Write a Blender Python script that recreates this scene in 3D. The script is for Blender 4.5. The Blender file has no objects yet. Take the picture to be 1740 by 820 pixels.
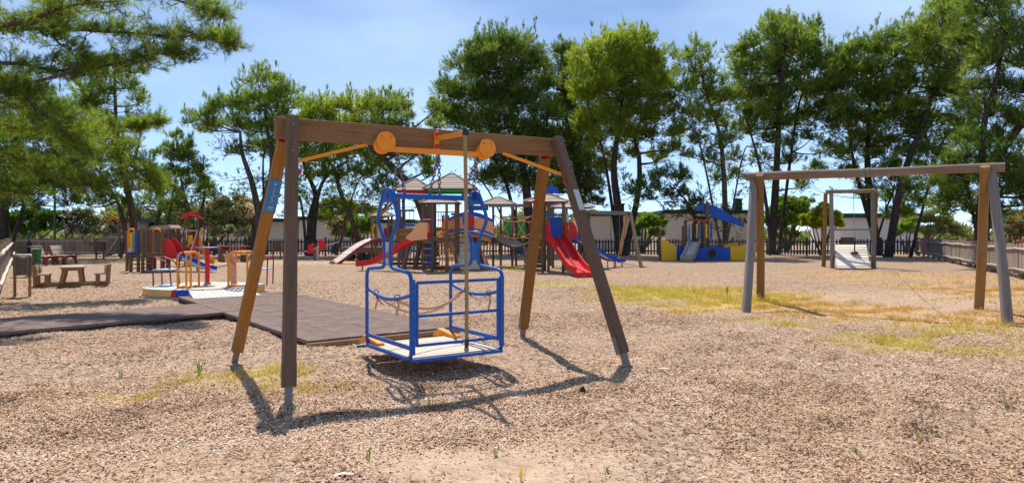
import bpy, math, random
import numpy as np
from mathutils import Vector, Matrix

random.seed(7)
rng = np.random.default_rng(11)
S = bpy.context.scene
COL = S.collection
R = math.radians

# ------------------------------------------------------------------ camera
EYE = 1.5
F = 1160.0            # focal length in photograph pixels
HY = 396.0            # row of the horizon
cam_data = bpy.data.cameras.new('camera')
cam = bpy.data.objects.new('camera', cam_data)
COL.objects.link(cam)
cam.location = (0, 0, EYE)
cam.rotation_euler = (R(90), 0, 0)
cam_data.sensor_width = 36
cam_data.lens = 36 * F / 1740
cam_data.shift_y = -(410 - HY) / 1740 
cam_data.clip_start = 0.1
cam_data.clip_end = 3000
cam_data.dof.use_dof = True
cam_data.dof.focus_distance = 7.6
cam_data.dof.aperture_fstop = 4.0
S.camera = cam

# ------------------------------------------------------------------ sky, sun, exposure
LIGHT_DIR = Vector((.176, -.663, -1.0)).normalized()
w = bpy.data.worlds.new('World')
S.world = w
w.use_nodes = True
nt = w.node_tree
nt.nodes.clear()
out = nt.nodes.new('ShaderNodeOutputWorld')
bg = nt.nodes.new('ShaderNodeBackground')
bg.inputs['Strength'].default_value = 0.15
sky = nt.nodes.new('ShaderNodeTexSky')
sky.sky_type = 'NISHITA'
sky.sun_disc = False
sky.sun_elevation = R(55.5)
sky.sun_rotation = R(-14.9)
sky.air_density = 0.42
sky.dust_density = 0.0
sky.ozone_density = 3.0
tc = nt.nodes.new('ShaderNodeTexCoord')
mp = nt.nodes.new('ShaderNodeMapping')
mp.inputs['Scale'].default_value = (1.2, 1.2, 4.0)
nz = nt.nodes.new('ShaderNodeTexNoise')
nz.inputs['Scale'].default_value = 1.25
nz.inputs['Detail'].default_value = 4
nz.inputs['Roughness'].default_value = .55
rp = nt.nodes.new('ShaderNodeValToRGB')
rp.color_ramp.elements[0].position = .40
rp.color_ramp.elements[0].color = (.06, .06, .06, 1)
rp.color_ramp.elements[1].position = .72
rp.color_ramp.elements[1].color = (.62, .62, .62, 1)
mx = nt.nodes.new('ShaderNodeMix')
mx.data_type = 'RGBA'
mx.inputs['B'].default_value = (3.9, 5.1, 6.3, 1)
L_ = nt.links.new
L_(tc.outputs['Generated'], mp.inputs['Vector'])
L_(mp.outputs['Vector'], nz.inputs['Vector'])
L_(nz.outputs['Fac'], rp.inputs['Fac'])
L_(rp.outputs['Color'], mx.inputs['Factor'])
L_(sky.outputs['Color'], mx.inputs['A'])
L_(mx.outputs['Result'], bg.inputs['Color'])
L_(bg.outputs['Background'], out.inputs['Surface'])

sl = bpy.data.lights.new('sun', 'SUN')
sl.energy = 4.4
sl.angle = R(0.5)
sl.color = (1.0, .93, .82)
so = bpy.data.objects.new('sun', sl)
COL.objects.link(so)
so.rotation_mode = 'QUATERNION'
so.rotation_quaternion = LIGHT_DIR.to_track_quat('-Z', 'Y')
so.location = (-8, 30, 40)

S.view_settings.view_transform = 'Standard'
S.view_settings.look = 'None'
S.view_settings.gamma = 1
S.view_settings.exposure = 0.42
S.cycles.use_denoising = True
S.cycles.max_bounces = 10
S.cycles.diffuse_bounces = 7
S.cycles.transparent_max_bounces = 8
S.cycles.sample_clamp_indirect = 6

# ------------------------------------------------------------------ helpers: photograph estimates to places
def G(px, py, z=0.0):
    """place on the level z seen at this pixel"""
    Z = F * (EYE - z) / (py - HY)
    return np.array(((px - 870) * Z / F, Z, z))

def P(px, py, Z):
    return np.array(((px - 870) * Z / F, Z, EYE + (HY - py) * Z / F))

def nrm(a):
    a = np.asarray(a, float)
    return a / max(np.linalg.norm(a), 1e-9)

def V(*a):
    return np.array(a, float)

_wr = np.random.default_rng(5)
_WA = _wr.uniform(0, 6.283, 40); _WP = _wr.uniform(0, 6.283, 40); _WF = 1.6*1.17**np.arange(40)
def fbm(x, y, f=1.0, n=30):
    """uneven patches at many sizes, about 0..1"""
    x = np.asarray(x, float)*f; y = np.asarray(y, float)*f
    o = 0; s = 0
    for k in range(n):
        a = 1/(1+.22*k)
        o = o + a*np.sin(_WF[k]*(x*math.cos(_WA[k])+y*math.sin(_WA[k]))+_WP[k]); s += a*a
    return .5 + .5*o/math.sqrt(s)

def ground_h(x, y):
    x = np.asarray(x, float); y = np.asarray(y, float)
    a = np.clip(1.25 - y / 40, .25, 1)
    h = .016*np.sin(1.9*x+.7*y+1) + .014*np.sin(1.1*y-1.6*x+2.2) + .010*np.sin(3.7*x-2.9*y)
    h += .008*np.sin(5.3*y+3.1*x+.4) + .006*np.sin(8.1*x+1.3*y) + .005*np.sin(9.7*y-6.1*x)
    return h * a - .012

# ------------------------------------------------------------------ materials
def mat(name):
    m = bpy.data.materials.new(name)
    m.use_nodes = True
    n = m.node_tree
    b = n.nodes['Principled BSDF']
    return m, n, b

def ramp(n, fac, stops, mode='LINEAR'):
    r = n.nodes.new('ShaderNodeValToRGB')
    r.color_ramp.interpolation = mode
    e = r.color_ramp.elements
    e[0].position, e[0].color = stops[0][0], (*stops[0][1], 1)
    e[1].position, e[1].color = stops[-1][0], (*stops[-1][1], 1)
    for p, c in stops[1:-1]:
        k = e.new(p); k.color = (*c, 1)
    n.links.new(fac, r.inputs['Fac'])
    return r.outputs['Color']

def noise(n, vec, scale, detail=4, rough=.55, out='Fac'):
    t = n.nodes.new('ShaderNodeTexNoise')
    t.inputs['Scale'].default_value = scale
    t.inputs['Detail'].default_value = detail
    t.inputs['Roughness'].default_value = rough
    if vec is not None:
        n.links.new(vec, t.inputs['Vector'])
    return t.outputs[out]

def mapping(n, vec, scale=(1, 1, 1), loc=(0, 0, 0)):
    t = n.nodes.new('ShaderNodeMapping')
    t.inputs['Scale'].default_value = scale
    t.inputs['Location'].default_value = loc
    n.links.new(vec, t.inputs['Vector'])
    return t.outputs['Vector']

def mixc(n, fac, a, b, blend='MIX'):
    t = n.nodes.new('ShaderNodeMix')
    t.data_type = 'RGBA'
    t.blend_type = blend
    for key, val in (('Factor', fac), ('A', a), ('B', b)):
        if isinstance(val, (int, float)):
            t.inputs[key].default_value = val
        elif isinstance(val, tuple):
            t.inputs[key].default_value = (*val, 1)
        else:
            n.links.new(val, t.inputs[key])
    return t.outputs['Result']

def mathn(n, op, a, b=0.0, clamp=False):
    t = n.nodes.new('ShaderNodeMath')
    t.operation = op
    t.use_clamp = clamp
    for i, val in enumerate((a, b)):
        if isinstance(val, (int, float)):
            t.inputs[i].default_value = val
        else:
            n.links.new(val, t.inputs[i])
    return t.outputs[0]

def bump(n, b, height, strength, dist):
    t = n.nodes.new('ShaderNodeBump')
    t.inputs['Strength'].default_value = strength
    t.inputs['Distance'].default_value = dist
    n.links.new(height, t.inputs['Height'])
    n.links.new(t.outputs['Normal'], b.inputs['Normal'])

def wood(name, dark, mid, light, rough=.75, grey=None, grain=1.0):
    m, n, b = mat(name)
    uv = n.nodes.new('ShaderNodeUVMap').outputs['UV']
    oi = n.nodes.new('ShaderNodeObjectInfo').outputs['Random']
    cmb = n.nodes.new('ShaderNodeCombineXYZ')
    n.links.new(mathn(n, 'MULTIPLY', oi, 37.0), cmb.inputs['X'])
    n.links.new(mathn(n, 'MULTIPLY', oi, 11.0), cmb.inputs['Y'])
    add = n.nodes.new('ShaderNodeVectorMath'); add.operation = 'ADD'
    n.links.new(uv, add.inputs[0]); n.links.new(cmb.outputs['Vector'], add.inputs[1])
    v = add.outputs['Vector']
    g1 = noise(n, mapping(n, v, (1.1, 34*grain, 1)), 1.0, 6, .65)
    g2 = noise(n, mapping(n, v, (3.0, 120*grain, 1)), 1.0, 3, .6)
    big = noise(n, mapping(n, v, (1.4, 3, 1)), 1.0, 3, .5)
    c = ramp(n, g1, [(.28, dark), (.5, mid), (.74, light)])
    c = mixc(n, .35, c, ramp(n, g2, [(.35, dark), (.65, light)]), 'MIX')
    # knots
    vo = n.nodes.new('ShaderNodeTexVoronoi')
    vo.inputs['Scale'].default_value = 1.0
    n.links.new(mapping(n, v, (2.2, 9, 1)), vo.inputs['Vector'])
    kn = ramp(n, vo.outputs['Distance'], [(.03, (1, 1, 1)), (.13, (0, 0, 0))])
    c = mixc(n, mathn(n, 'MULTIPLY', kn, .7), c, tuple(x*.45 for x in dark))
    if grey:
        gf = ramp(n, big, [(.38, (0, 0, 0)), (.66, (.75, .75, .75))])
        c = mixc(n, gf, c, grey)
    val = n.nodes.new('ShaderNodeHueSaturation')
    n.links.new(c, val.inputs['Color'])
    n.links.new(mathn(n, 'ADD', mathn(n, 'MULTIPLY', oi, .5), .75), val.inputs['Value'])
    n.links.new(val.outputs['Color'], b.inputs['Base Color'])
    b.inputs['Roughness'].default_value = rough
    b.inputs['Specular IOR Level'].default_value = .3
    bump(n, b, g1, .5, .006)
    return m

def paint(name, rgb, rough=.38, wear=.25, fade=(.55, .5, .42), metal=0.0):
    m, n, b = mat(name)
    ob = n.nodes.new('ShaderNodeTexCoord').outputs['Object']
    f1 = noise(n, ob, 3.1, 5, .6)
    f2 = noise(n, ob, 26, 4, .65)
    c = mixc(n, mathn(n, 'MULTIPLY', ramp(n, f1, [(.42, (0, 0, 0)), (.75, (1, 1, 1))]), wear), rgb, tuple(.72*a+.28*q for a, q in zip(rgb, fade)))
    c = mixc(n, mathn(n, 'MULTIPLY', ramp(n, f2, [(.58, (0, 0, 0)), (.75, (1, 1, 1))]), wear*.8), c, tuple(.6*a+.05 for a in rgb))
    n.links.new(c, b.inputs['Base Color'])
    rr = mathn(n, 'ADD', mathn(n, 'MULTIPLY', f1, .35), rough-.15)
    n.links.new(rr, b.inputs['Roughness'])
    b.inputs['Metallic'].default_value = metal
    b.inputs['Specular IOR Level'].default_value = .5 if metal else .35
    bump(n, b, f2, .08, .003)
    return m

def leafmat(name, stops, trans=.42):
    m, n, b = mat(name)
    n.nodes.remove(b)
    o = n.nodes['Material Output']
    at = n.nodes.new('ShaderNodeAttribute'); at.attribute_name = 'tint'
    c = ramp(n, at.outputs['Fac'], stops)
    d = n.nodes.new('ShaderNodeBsdfDiffuse')
    t = n.nodes.new('ShaderNodeBsdfTranslucent')
    n.links.new(c, d.inputs['Color'])
    n.links.new(mixc(n, 1.0, c, (1.15, 1.25, .75), 'MULTIPLY'), t.inputs['Color'])
    x = n.nodes.new('ShaderNodeMixShader')
    x.inputs['Fac'].default_value = trans
    n.links.new(d.outputs[0], x.inputs[1]); n.links.new(t.outputs[0], x.inputs[2])
    n.links.new(x.outputs[0], o.inputs['Surface'])
    return m

def tintmat(name, stops, rough=.85):
    m, n, b = mat(name)
    at = n.nodes.new('ShaderNodeAttribute'); at.attribute_name = 'tint'
    n.links.new(ramp(n, at.outputs['Fac'], stops), b.inputs['Base Color'])
    b.inputs['Roughness'].default_value = rough
    b.inputs['Specular IOR Level'].default_value = .2
    return m

M = {}
M['swing_wood'] = wood('weathered swing timber', (.13, .056, .018), (.30, .14, .048), (.44, .235, .09), grey=(.32, .18, .085))
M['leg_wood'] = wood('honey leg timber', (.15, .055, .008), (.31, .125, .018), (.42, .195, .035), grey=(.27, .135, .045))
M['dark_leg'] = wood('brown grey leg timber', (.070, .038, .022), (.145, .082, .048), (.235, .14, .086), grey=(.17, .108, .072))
M['log_grey'] = wood('grey log', (.10, .082, .075), (.19, .158, .145), (.27, .23, .21), grey=(.21, .18, .17))
M['log_honey'] = wood('honey log', (.13, .06, .016), (.27, .14, .038), (.38, .21, .065), grey=(.25, .15, .07))
M['log_beam'] = wood('brown log', (.11, .065, .038), (.23, .14, .085), (.35, .235, .155), grey=(.26, .195, .15))
M['play_post'] = wood('dark playset timber', (.075, .045, .028), (.145, .088, .055), (.235, .15, .095), grey=(.17, .12, .095))
M['play_warm'] = wood('warm playset timber', (.15, .075, .03), (.28, .15, .06), (.4, .23, .10))
M['plank_tan'] = wood('bleached tan plank', (.30, .22, .16), (.48, .38, .29), (.60, .50, .40), grey=(.50, .43, .37))
M['plank_pale'] = wood('bleached pale plank', (.50, .42, .34), (.70, .61, .52), (.80, .73, .64))
M['bin_wood'] = wood('brown bin slat', (.11, .075, .05), (.21, .145, .10), (.30, .22, .16))
M['roof_wood'] = wood('pinkish roof board', (.26, .19, .14), (.40, .30, .23), (.52, .41, .33), grey=(.42, .35, .30))
M['fence_grey'] = wood('grey fence plank', (.14, .105, .085), (.255, .20, .165), (.36, .295, .25), grey=(.30, .25, .215))
M['fence_rail'] = wood('pale fence rail', (.34, .28, .23), (.52, .45, .38), (.65, .58, .50))
M['picket'] = wood('dark picket', (.035, .028, .025), (.07, .055, .048), (.12, .095, .08))
M['picnic'] = wood('picnic timber', (.15, .07, .022), (.30, .155, .055), (.42, .24, .10), grey=(.34, .24, .15))
M['pale_top'] = wood('sun bleached table top', (.36, .29, .22), (.52, .44, .35), (.62, .54, .45))
M['bench_red'] = wood('red brown bench timber', (.14, .035, .022), (.26, .07, .04), (.36, .12, .07))
M['blue'] = paint('blue paint', (.006, .105, .43), .42, .12)
M['deep_blue'] = paint('deep blue plastic', (.005, .075, .46), .42, .12)
M['yellow'] = paint('orange yellow paint', (.90, .29, .006), .45, .12)
M['panel_yellow'] = paint('yellow panel', (.85, .48, .012), .45, .12)
M['red'] = paint('red plastic', (.66, .012, .016), .4, .12)
M['maroon'] = paint('maroon paint', (.30, .022, .045), .4)
M['green'] = paint('green panel', (.012, .40, .10), .45, .12)
M['bin_green'] = paint('green bin plastic', (.012, .16, .045), .42)
M['orange'] = paint('orange panel', (.90, .42, .19), .5, .12)
M['apricot'] = paint('apricot rim panel', (.88, .50, .13), .5, .15)
M['white'] = paint('white paint', (.72, .70, .66), .5)
M['label_white'] = paint('grey white label', (.52, .53, .55), .45)
M['sign_blue'] = paint('sign blue', (.035, .20, .44), .42)
M['black'] = paint('black rubber', (.018, .018, .02), .6)
M['steel'] = paint('galvanised steel', (.20, .185, .17), .65, .7, metal=.2)
M['chrome'] = paint('stainless chute', (.62, .62, .62), .35, .2, metal=.75)
M['deckpale'] = paint('pale ribbed deck', (.60, .50, .41), .7, .6)
M['pale_blue'] = paint('pale blue deck', (.40, .52, .68), .55, .5)
M['concrete'] = paint('worn concrete', (.36, .31, .26), .9, .6)
M['ramp_white'] = paint('white ribbed ramp', (.66, .60, .53), .65, .5)
M['rope'] = paint('hemp rope', (.36, .25, .12), .9, .5)
M['rope_orange'] = paint('orange rope', (.70, .28, .07), .8)
M['strap'] = paint('faded strap', (.62, .36, .22), .85, .5)
M['chain'] = paint('chain steel', (.16, .15, .15), .5, .4, metal=.6)
M['pole_green'] = paint('green pole', (.02, .11, .07), .45)
M['pink'] = paint('pink cloth', (.72, .05, .30), .9)
M['wall_cream'] = paint('cream render', (.78, .70, .63), .9, .25)
M['wall_white'] = paint('white render', (.80, .77, .74), .9, .25)
M['roof_green'] = paint('dark green roof trim', (.012, .045, .032), .5)
M['dark_glass'] = paint('dark window glass', (.03, .035, .04), .12, .1)
M['terracotta'] = paint('terracotta', (.42, .15, .07), .85)
M['cone'] = paint('pine cone', (.10, .05, .03), .8)
M['paper'] = paint('paper scrap', (.75, .72, .70), .8)

def bark(name, a, b_, c_):
    m, n, b = mat(name)
    ob = n.nodes.new('ShaderNodeTexCoord').outputs['Object']
    f = noise(n, mapping(n, ob, (7, 7, 2.2)), 1.0, 7, .7)
    c = ramp(n, f, [(.3, a), (.5, b_), (.72, c_)])
    n.links.new(c, b.inputs['Base Color'])
    b.inputs['Roughness'].default_value = .95
    b.inputs['Specular IOR Level'].default_value = .1
    bump(n, b, f, .9, .05)
    return m
M['bark_dark'] = bark('dark pine bark', (.025, .018, .016), (.06, .045, .04), (.12, .09, .078))
M['bark_grey'] = bark('grey pine bark', (.05, .038, .034), (.12, .095, .085), (.21, .17, .155))
M['bark_warm'] = bark('reddish pine bark', (.055, .033, .026), (.13, .08, .06), (.22, .14, .11))

M['pine'] = leafmat('pine needles', [(0, (.050, .088, .026)), (.4, (.125, .18, .042)), (.72, (.23, .30, .062)), (1, (.37, .42, .10))], .68)
M['pine_dark'] = leafmat('dark pine needles', [(0, (.042, .078, .026)), (.5, (.105, .16, .042)), (1, (.26, .32, .08))], .64)
M['pine_gold'] = leafmat('yellow pine needles', [(0, (.08, .125, .026)), (.5, (.23, .295, .045)), (1, (.44, .47, .085))], .70)
M['pine_near'] = leafmat('olive pine needles', [(0, (.07, .11, .026)), (.45, (.185, .245, .05)), (.75, (.31, .37, .075)), (1, (.46, .49, .12))], .72)
M['leaf_bright'] = leafmat('bright leaves', [(0, (.08, .16, .025)), (.5, (.17, .29, .045)), (1, (.32, .42, .09))], .55)
M['leaf_dark'] = leafmat('dark leaves', [(0, (.03, .08, .02)), (.5, (.065, .15, .03)), (1, (.14, .24, .055))], .5)
M['leaf_olive'] = leafmat('olive leaves', [(0, (.15, .17, .07)), (.5, (.26, .29, .12)), (1, (.38, .39, .19))], .5)
M['leaf_lime'] = leafmat('lime leaves', [(0, (.16, .19, .015)), (.5, (.32, .34, .03)), (1, (.48, .47, .06))], .6)
M['leaf_grey'] = leafmat('grey green leaves', [(0, (.07, .075, .045)), (.5, (.15, .15, .10)), (1, (.26, .25, .19))], .4)
M['leaf_oleander'] = leafmat('oleander leaves', [(0, (.09, .10, .035)), (.5, (.19, .20, .08)), (1, (.34, .31, .16))], .5)
M['petal_pink'] = leafmat('pink petals', [(0, (.68, .46, .45)), (.5, (.78, .60, .58)), (1, (.82, .74, .71))], .5)
M['petal_white'] = leafmat('white petals', [(0, (.62, .60, .56)), (1, (.82, .81, .78))], .45)
M['petal_red'] = leafmat('red petals', [(0, (.45, .05, .03)), (1, (.65, .14, .08))], .3)
M['grass'] = leafmat('meadow grass', [(0, (.54, .30, .115)), (.33, (.60, .42, .13)), (.62, (.55, .47, .10)), (1, (.33, .37, .06))], .45)
M['weed'] = leafmat('weed leaves', [(0, (.13, .22, .045)), (1, (.30, .38, .10))], .5)
M['chips'] = tintmat('wood chips', [(0, (.09, .05, .03)), (.12, (.27, .155, .092)), (.36, (.55, .35, .225)), (.7, (.69, .47, .325)), (.92, (.76, .58, .44)), (1, (.80, .71, .60))], .9)

# ------------------------------------------------------------------ objects and meshes
ORG = {}

def thing(name, label, cat, loc, group=None):
    o = bpy.data.objects.new(name, None)
    COL.objects.link(o)
    o.location = tuple(float(a) for a in loc)
    o.empty_display_size = .2
    o['label'] = label
    o['category'] = cat
    if group:
        o['group'] = group
    ORG[o.name] = np.array(loc, float)
    return o

def tag(o, label, cat, group=None):
    o['label'] = label
    o['category'] = cat
    if group:
        o['group'] = group
    return o

class MB:
    def __init__(self):
        self.v = []; self.f = []; self.uv = []; self.smooth = []

    def _add(self, vs, fs, uvs, smooth=False):
        k = len(self.v)
        self.v.extend([tuple(map(float, p)) for p in vs])
        for f, u in zip(fs, uvs):
            self.f.append([i + k for i in f])
            self.uv.append(u)
            self.smooth.append(smooth)

    def box(self, c, s, A=None):
        c = np.asarray(c, float); s = np.asarray(s, float) / 2
        A = np.eye(3) if A is None else np.asarray(A, float)   # rows: axes
        loc = [(x, y, z) for x in (-1, 1) for y in (-1, 1) for z in (-1, 1)]
        vs = [c + A[0]*x*s[0] + A[1]*y*s[1] + A[2]*z*s[2] for x, y, z in loc]
        fs = [(0, 1, 3, 2), (4, 6, 7, 5), (0, 4, 5, 1), (2, 3, 7, 6), (0, 2, 6, 4), (1, 5, 7, 3)]
        ax = int(np.argmax(s))
        oth = [i for i in range(3) if i != ax]
        uvs = []
        for fi, f in enumerate(fs):
            fax = fi // 2
            if fax == ax:
                a, b_ = oth
                uvs.append([(loc[i][a]*s[a]*.4, loc[i][b_]*s[b_]) for i in f])
            else:
                b_ = [i for i in oth if i != fax][0]
                uvs.append([(loc[i][ax]*s[ax], loc[i][b_]*s[b_] + fi*.31) for i in f])
        self._add(vs, fs, uvs)
        return self

    def beam(self, p0, p1, wd, ht, up=(0, 0, 1)):
        """a squared timber from p0 to p1: wd across, ht along up"""
        p0 = np.asarray(p0, float); p1 = np.asarray(p1, float)
        t = nrm(p1 - p0); up = np.asarray(up, float)
        if abs(np.dot(t, nrm(up))) > .98:
            up = np.array((0, 1, 0.))
        s = nrm(np.cross(up, t)); u = np.cross(t, s)
        self.box((p0+p1)/2, (np.linalg.norm(p1-p0), wd, ht), np.array((t, s, u)))
        return self

    def tube(self, pts, r, n=8, closed=False, caps=True):
        pts = [np.asarray(p, float) for p in pts]
        m = len(pts)
        rs = [r]*m if np.isscalar(r) else list(r)
        tang = []
        for i in range(m):
            a = pts[(i-1) % m] if (closed or i > 0) else pts[i]
            b = pts[(i+1) % m] if (closed or i < m-1) else pts[i]
            tang.append(nrm(b-a))
        up = V(0, 0, 1) if abs(tang[0][2]) < .9 else V(0, 1, 0)
        s = nrm(np.cross(up, tang[0]))
        vs = []; ln = 0; lens = []
        for i in range(m):
            t = tang[i]
            s = nrm(s - t*np.dot(s, t))
            u = np.cross(t, s)
            for k in range(n):
                a = 2*math.pi*k/n
                vs.append(pts[i] + (s*math.cos(a) + u*math.sin(a))*rs[i])
            if i:
                ln += np.linalg.norm(pts[i]-pts[i-1])
            lens.append(ln)
        fs = []; uvs = []
        rm = m if closed else m-1
        rr = float(np.mean(rs))
        for i in range(rm):
            j = (i+1) % m
            l0, l1 = lens[i], (lens[j] if j else lens[i]+.1)
            for k in range(n):
                k2 = (k+1) % n
                fs.append((i*n+k, i*n+k2, j*n+k2, j*n+k))
                c0, c1 = 2*math.pi*k/n*rr, 2*math.pi*(k+1)/n*rr
                uvs.append([(l0, c0), (l0, c1), (l1, c1), (l1, c0)])
        self._add(vs, fs, uvs, True)
        if caps and not closed:
            for base, order in ((0, -1), ((m-1)*n, 1)):
                idx = [base+k for k in range(n)][::order]
                cv = [vs[i] for i in idx]
                self._add(cv, [tuple(range(n))], [[(math.cos(2*math.pi*k/n)*rr*.3, math.sin(2*math.pi*k/n)*rr) for k in range(n)]])
        return self

    def prism(self, poly, o, ax, ay, az, t):
        """outline poly in the plane (ax, ay) at o, thickness t along az"""
        o = np.asarray(o, float); ax = np.asarray(ax, float); ay = np.asarray(ay, float); az = np.asarray(az, float)
        n = len(poly)
        a = [o + ax*p[0] + ay*p[1] - az*t/2 for p in poly]
        b = [q + az*t for q in a]
        fs = [tuple(range(n))[::-1], tuple(range(n, 2*n))]
        uvs = [[poly[i] for i in fs[0]], [poly[i-n] for i in fs[1]]]
        for i in range(n):
            j = (i+1) % n
            fs.append((i, j, n+j, n+i))
            uvs.append([(0, 0), (.1, 0), (.1, t), (0, t)])
        self._add(a+b, fs, uvs)
        return self

    def sweep(self, path, prof, side, closed_prof=True):
        """profile (side, up) carried along a path with a fixed side direction"""
        path = [np.asarray(p, float) for p in path]
        side = nrm(side); m = len(path); n = len(prof)
        vs = []; lens = [0]
        for i in range(m):
            t = nrm(path[min(i+1, m-1)] - path[max(i-1, 0)])
            u = nrm(np.cross(side, t))
            if u[2] < 0:
                u = -u
            for a, b in prof:
                vs.append(path[i] + side*a + u*b)
            if i:
                lens.append(lens[-1] + np.linalg.norm(path[i]-path[i-1]))
        fs = []; uvs = []
        for i in range(m-1):
            for k in range(n if closed_prof else n-1):
                k2 = (k+1) % n
                fs.append((i*n+k, i*n+k2, (i+1)*n+k2, (i+1)*n+k))
                uvs.append([(lens[i], k*.1), (lens[i], k*.1+.1), (lens[i+1], k*.1+.1), (lens[i+1], k*.1)])
        if closed_prof:
            fs.append(tuple(range(n))[::-1]); uvs.append([(p[0], p[1]) for p in prof[::-1]])
            fs.append(tuple(range((m-1)*n, m*n))); uvs.append([(p[0], p[1]) for p in prof])
        self._add(vs, fs, uvs)
        return self

    def lathe(self, prof, c, n=16, smooth=True):
        c = np.asarray(c, float)
        vs = []
        for r, z in prof:
            for k in range(n):
                a = 2*math.pi*k/n
                vs.append(c + V(r*math.cos(a), r*math.sin(a), z))
        fs = []; uvs = []
        for i in range(len(prof)-1):
            for k in range(n):
                k2 = (k+1) % n
                fs.append((i*n+k, i*n+k2, (i+1)*n+k2, (i+1)*n+k))
                uvs.append([(k/n, prof[i][1]), ((k+1)/n, prof[i][1]), ((k+1)/n, prof[i+1][1]), (k/n, prof[i+1][1])])
        self._add(vs, fs, uvs, smooth)
        for base, order in ((0, -1), ((len(prof)-1)*n, 1)):
            if prof[0 if base == 0 else -1][0] > 1e-4:
                idx = [base+k for k in range(n)][::order]
                self._add([vs[i] for i in idx], [tuple(range(n))], [[(math.cos(k), math.sin(k)) for k in range(n)]])
        return self

    def ball(self, c, r, n=10, sq=1.0):
        prof = [(max(r*math.sin(math.pi*i/(n//2)), 1e-5), -r*sq*math.cos(math.pi*i/(n//2))) for i in range(n//2+1)]
        return self.lathe(prof, c, n)

    def mesh(self, name, org):
        me = bpy.data.meshes.new(name)
        vv = np.array(self.v, float) - np.asarray(org, float)
        me.from_pydata(vv.tolist(), [], self.f)
        ul = me.uv_layers.new(name='UVMap')
        flat = np.array([c for u in self.uv for c in u], np.float32).ravel()
        ul.data.foreach_set('uv', flat)
        me.polygons.foreach_set('use_smooth', np.array(self.smooth, bool))
        me.update()
        return me

    def build(self, name, material, parent=None, label=None, kind=None, bevel=0, org=None):
        if parent is not None:
            org = ORG[parent.name]
        elif org is None:
            vv = np.array(self.v); org = (*((vv[:, :2].min(0)+vv[:, :2].max(0))/2), vv[:, 2].min())
        me = self.mesh(name, org)
        o = bpy.data.objects.new(name, me)
        COL.objects.link(o)
        me.materials.append(M[material] if isinstance(material, str) else material)
        if parent is not None:
            o.parent = parent
        else:
            o.location = tuple(org)
        ORG[o.name] = np.array(org, float)
        if label:
            o['label'] = label
        if kind:
            o['kind'] = kind
        if bevel:
            b = o.modifiers.new('edge', 'BEVEL')
            b.width = bevel; b.segments = 2; b.limit_method = 'ANGLE'; b.angle_limit = R(40)
        return o

def piece(name, me, parent, at, rot=None):
    """one more object on a shared mesh, at a world place"""
    o = bpy.data.objects.new(name, me)
    COL.objects.link(o)
    o.parent = parent
    o.location = tuple(np.asarray(at, float) - ORG[parent.name])
    if rot is not None:
        o.rotation_euler = rot
    return o

def smooth_path(pts, k=6):
    pts = [np.asarray(p, float) for p in pts]
    q = [2*pts[0]-pts[1]] + pts + [2*pts[-1]-pts[-2]]
    o = []
    for i in range(1, len(q)-2):
        a, b, c, d = q[i-1], q[i], q[i+1], q[i+2]
        for j in range(k):
            t = j/k
            o.append(.5*((2*b) + (c-a)*t + (2*a-5*b+4*c-d)*t*t + (3*b-a-3*c+d)*t**3))
    o.append(pts[-1])
    return o

def round_path(pts, rad, k=5, closed=False):
    """straight runs with rounded corners"""
    pts = [np.asarray(p, float) for p in pts]
    n = len(pts); o = []
    for i in range(n):
        if not closed and i in (0, n-1):
            o.append(pts[i]); continue
        a, b, c = pts[(i-1) % n], pts[i], pts[(i+1) % n]
        r = min(rad, .45*np.linalg.norm(a-b), .45*np.linalg.norm(c-b))
        s = b + nrm(a-b)*r; e = b + nrm(c-b)*r
        for j in range(k+1):
            t = j/k
            o.append((1-t)**2*s + 2*t*(1-t)*b + t*t*e)
    return o

def np_mesh(name, verts, nper, tint, material, parent=None, org=(0, 0, 0), kind=None, smooth=False):
    """a mesh of separate polygons with nper corners each and one tint per polygon"""
    me = bpy.data.meshes.new(name)
    verts = (verts - np.asarray(org, float)).astype(np.float32)
    nv = len(verts); nf = nv // nper
    me.vertices.add(nv); me.vertices.foreach_set('co', verts.ravel())
    me.loops.add(nv); me.loops.foreach_set('vertex_index', np.arange(nv, dtype=np.int32))
    me.polygons.add(nf); me.polygons.foreach_set('loop_start', np.arange(0, nv, nper, dtype=np.int32))
    me.update(calc_edges=True)
    a = me.attributes.new('tint', 'FLOAT', 'FACE')
    a.data.foreach_set('value', np.clip(tint, 0, 1).astype(np.float32))
    me.materials.append(M[material])
    o = bpy.data.objects.new(name, me)
    COL.objects.link(o)
    if parent is not None:
        o.parent = parent
    else:
        o.location = tuple(org)
    ORG[o.name] = np.array(org, float)
    if kind:
        o['kind'] = kind
    return o

# ================================================================== THE GROUND
def ell(x, y, cx, cy, rx, ry, ang=0.0):
    c, s = math.cos(ang), math.sin(ang)
    u = (x-cx)*c + (y-cy)*s; v_ = -(x-cx)*s + (y-cy)*c
    return np.clip(1.25 - np.sqrt((u/rx)**2 + (v_/ry)**2), 0, .5) * 2

def wob(x, y):
    return .5 + .22*np.sin(1.3*x+.9*y) + .2*np.sin(2.3*y-1.7*x+1) + .15*np.sin(4.1*x+2.2*y+2) + .13*np.sin(5.7*y-3.9*x)

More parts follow.
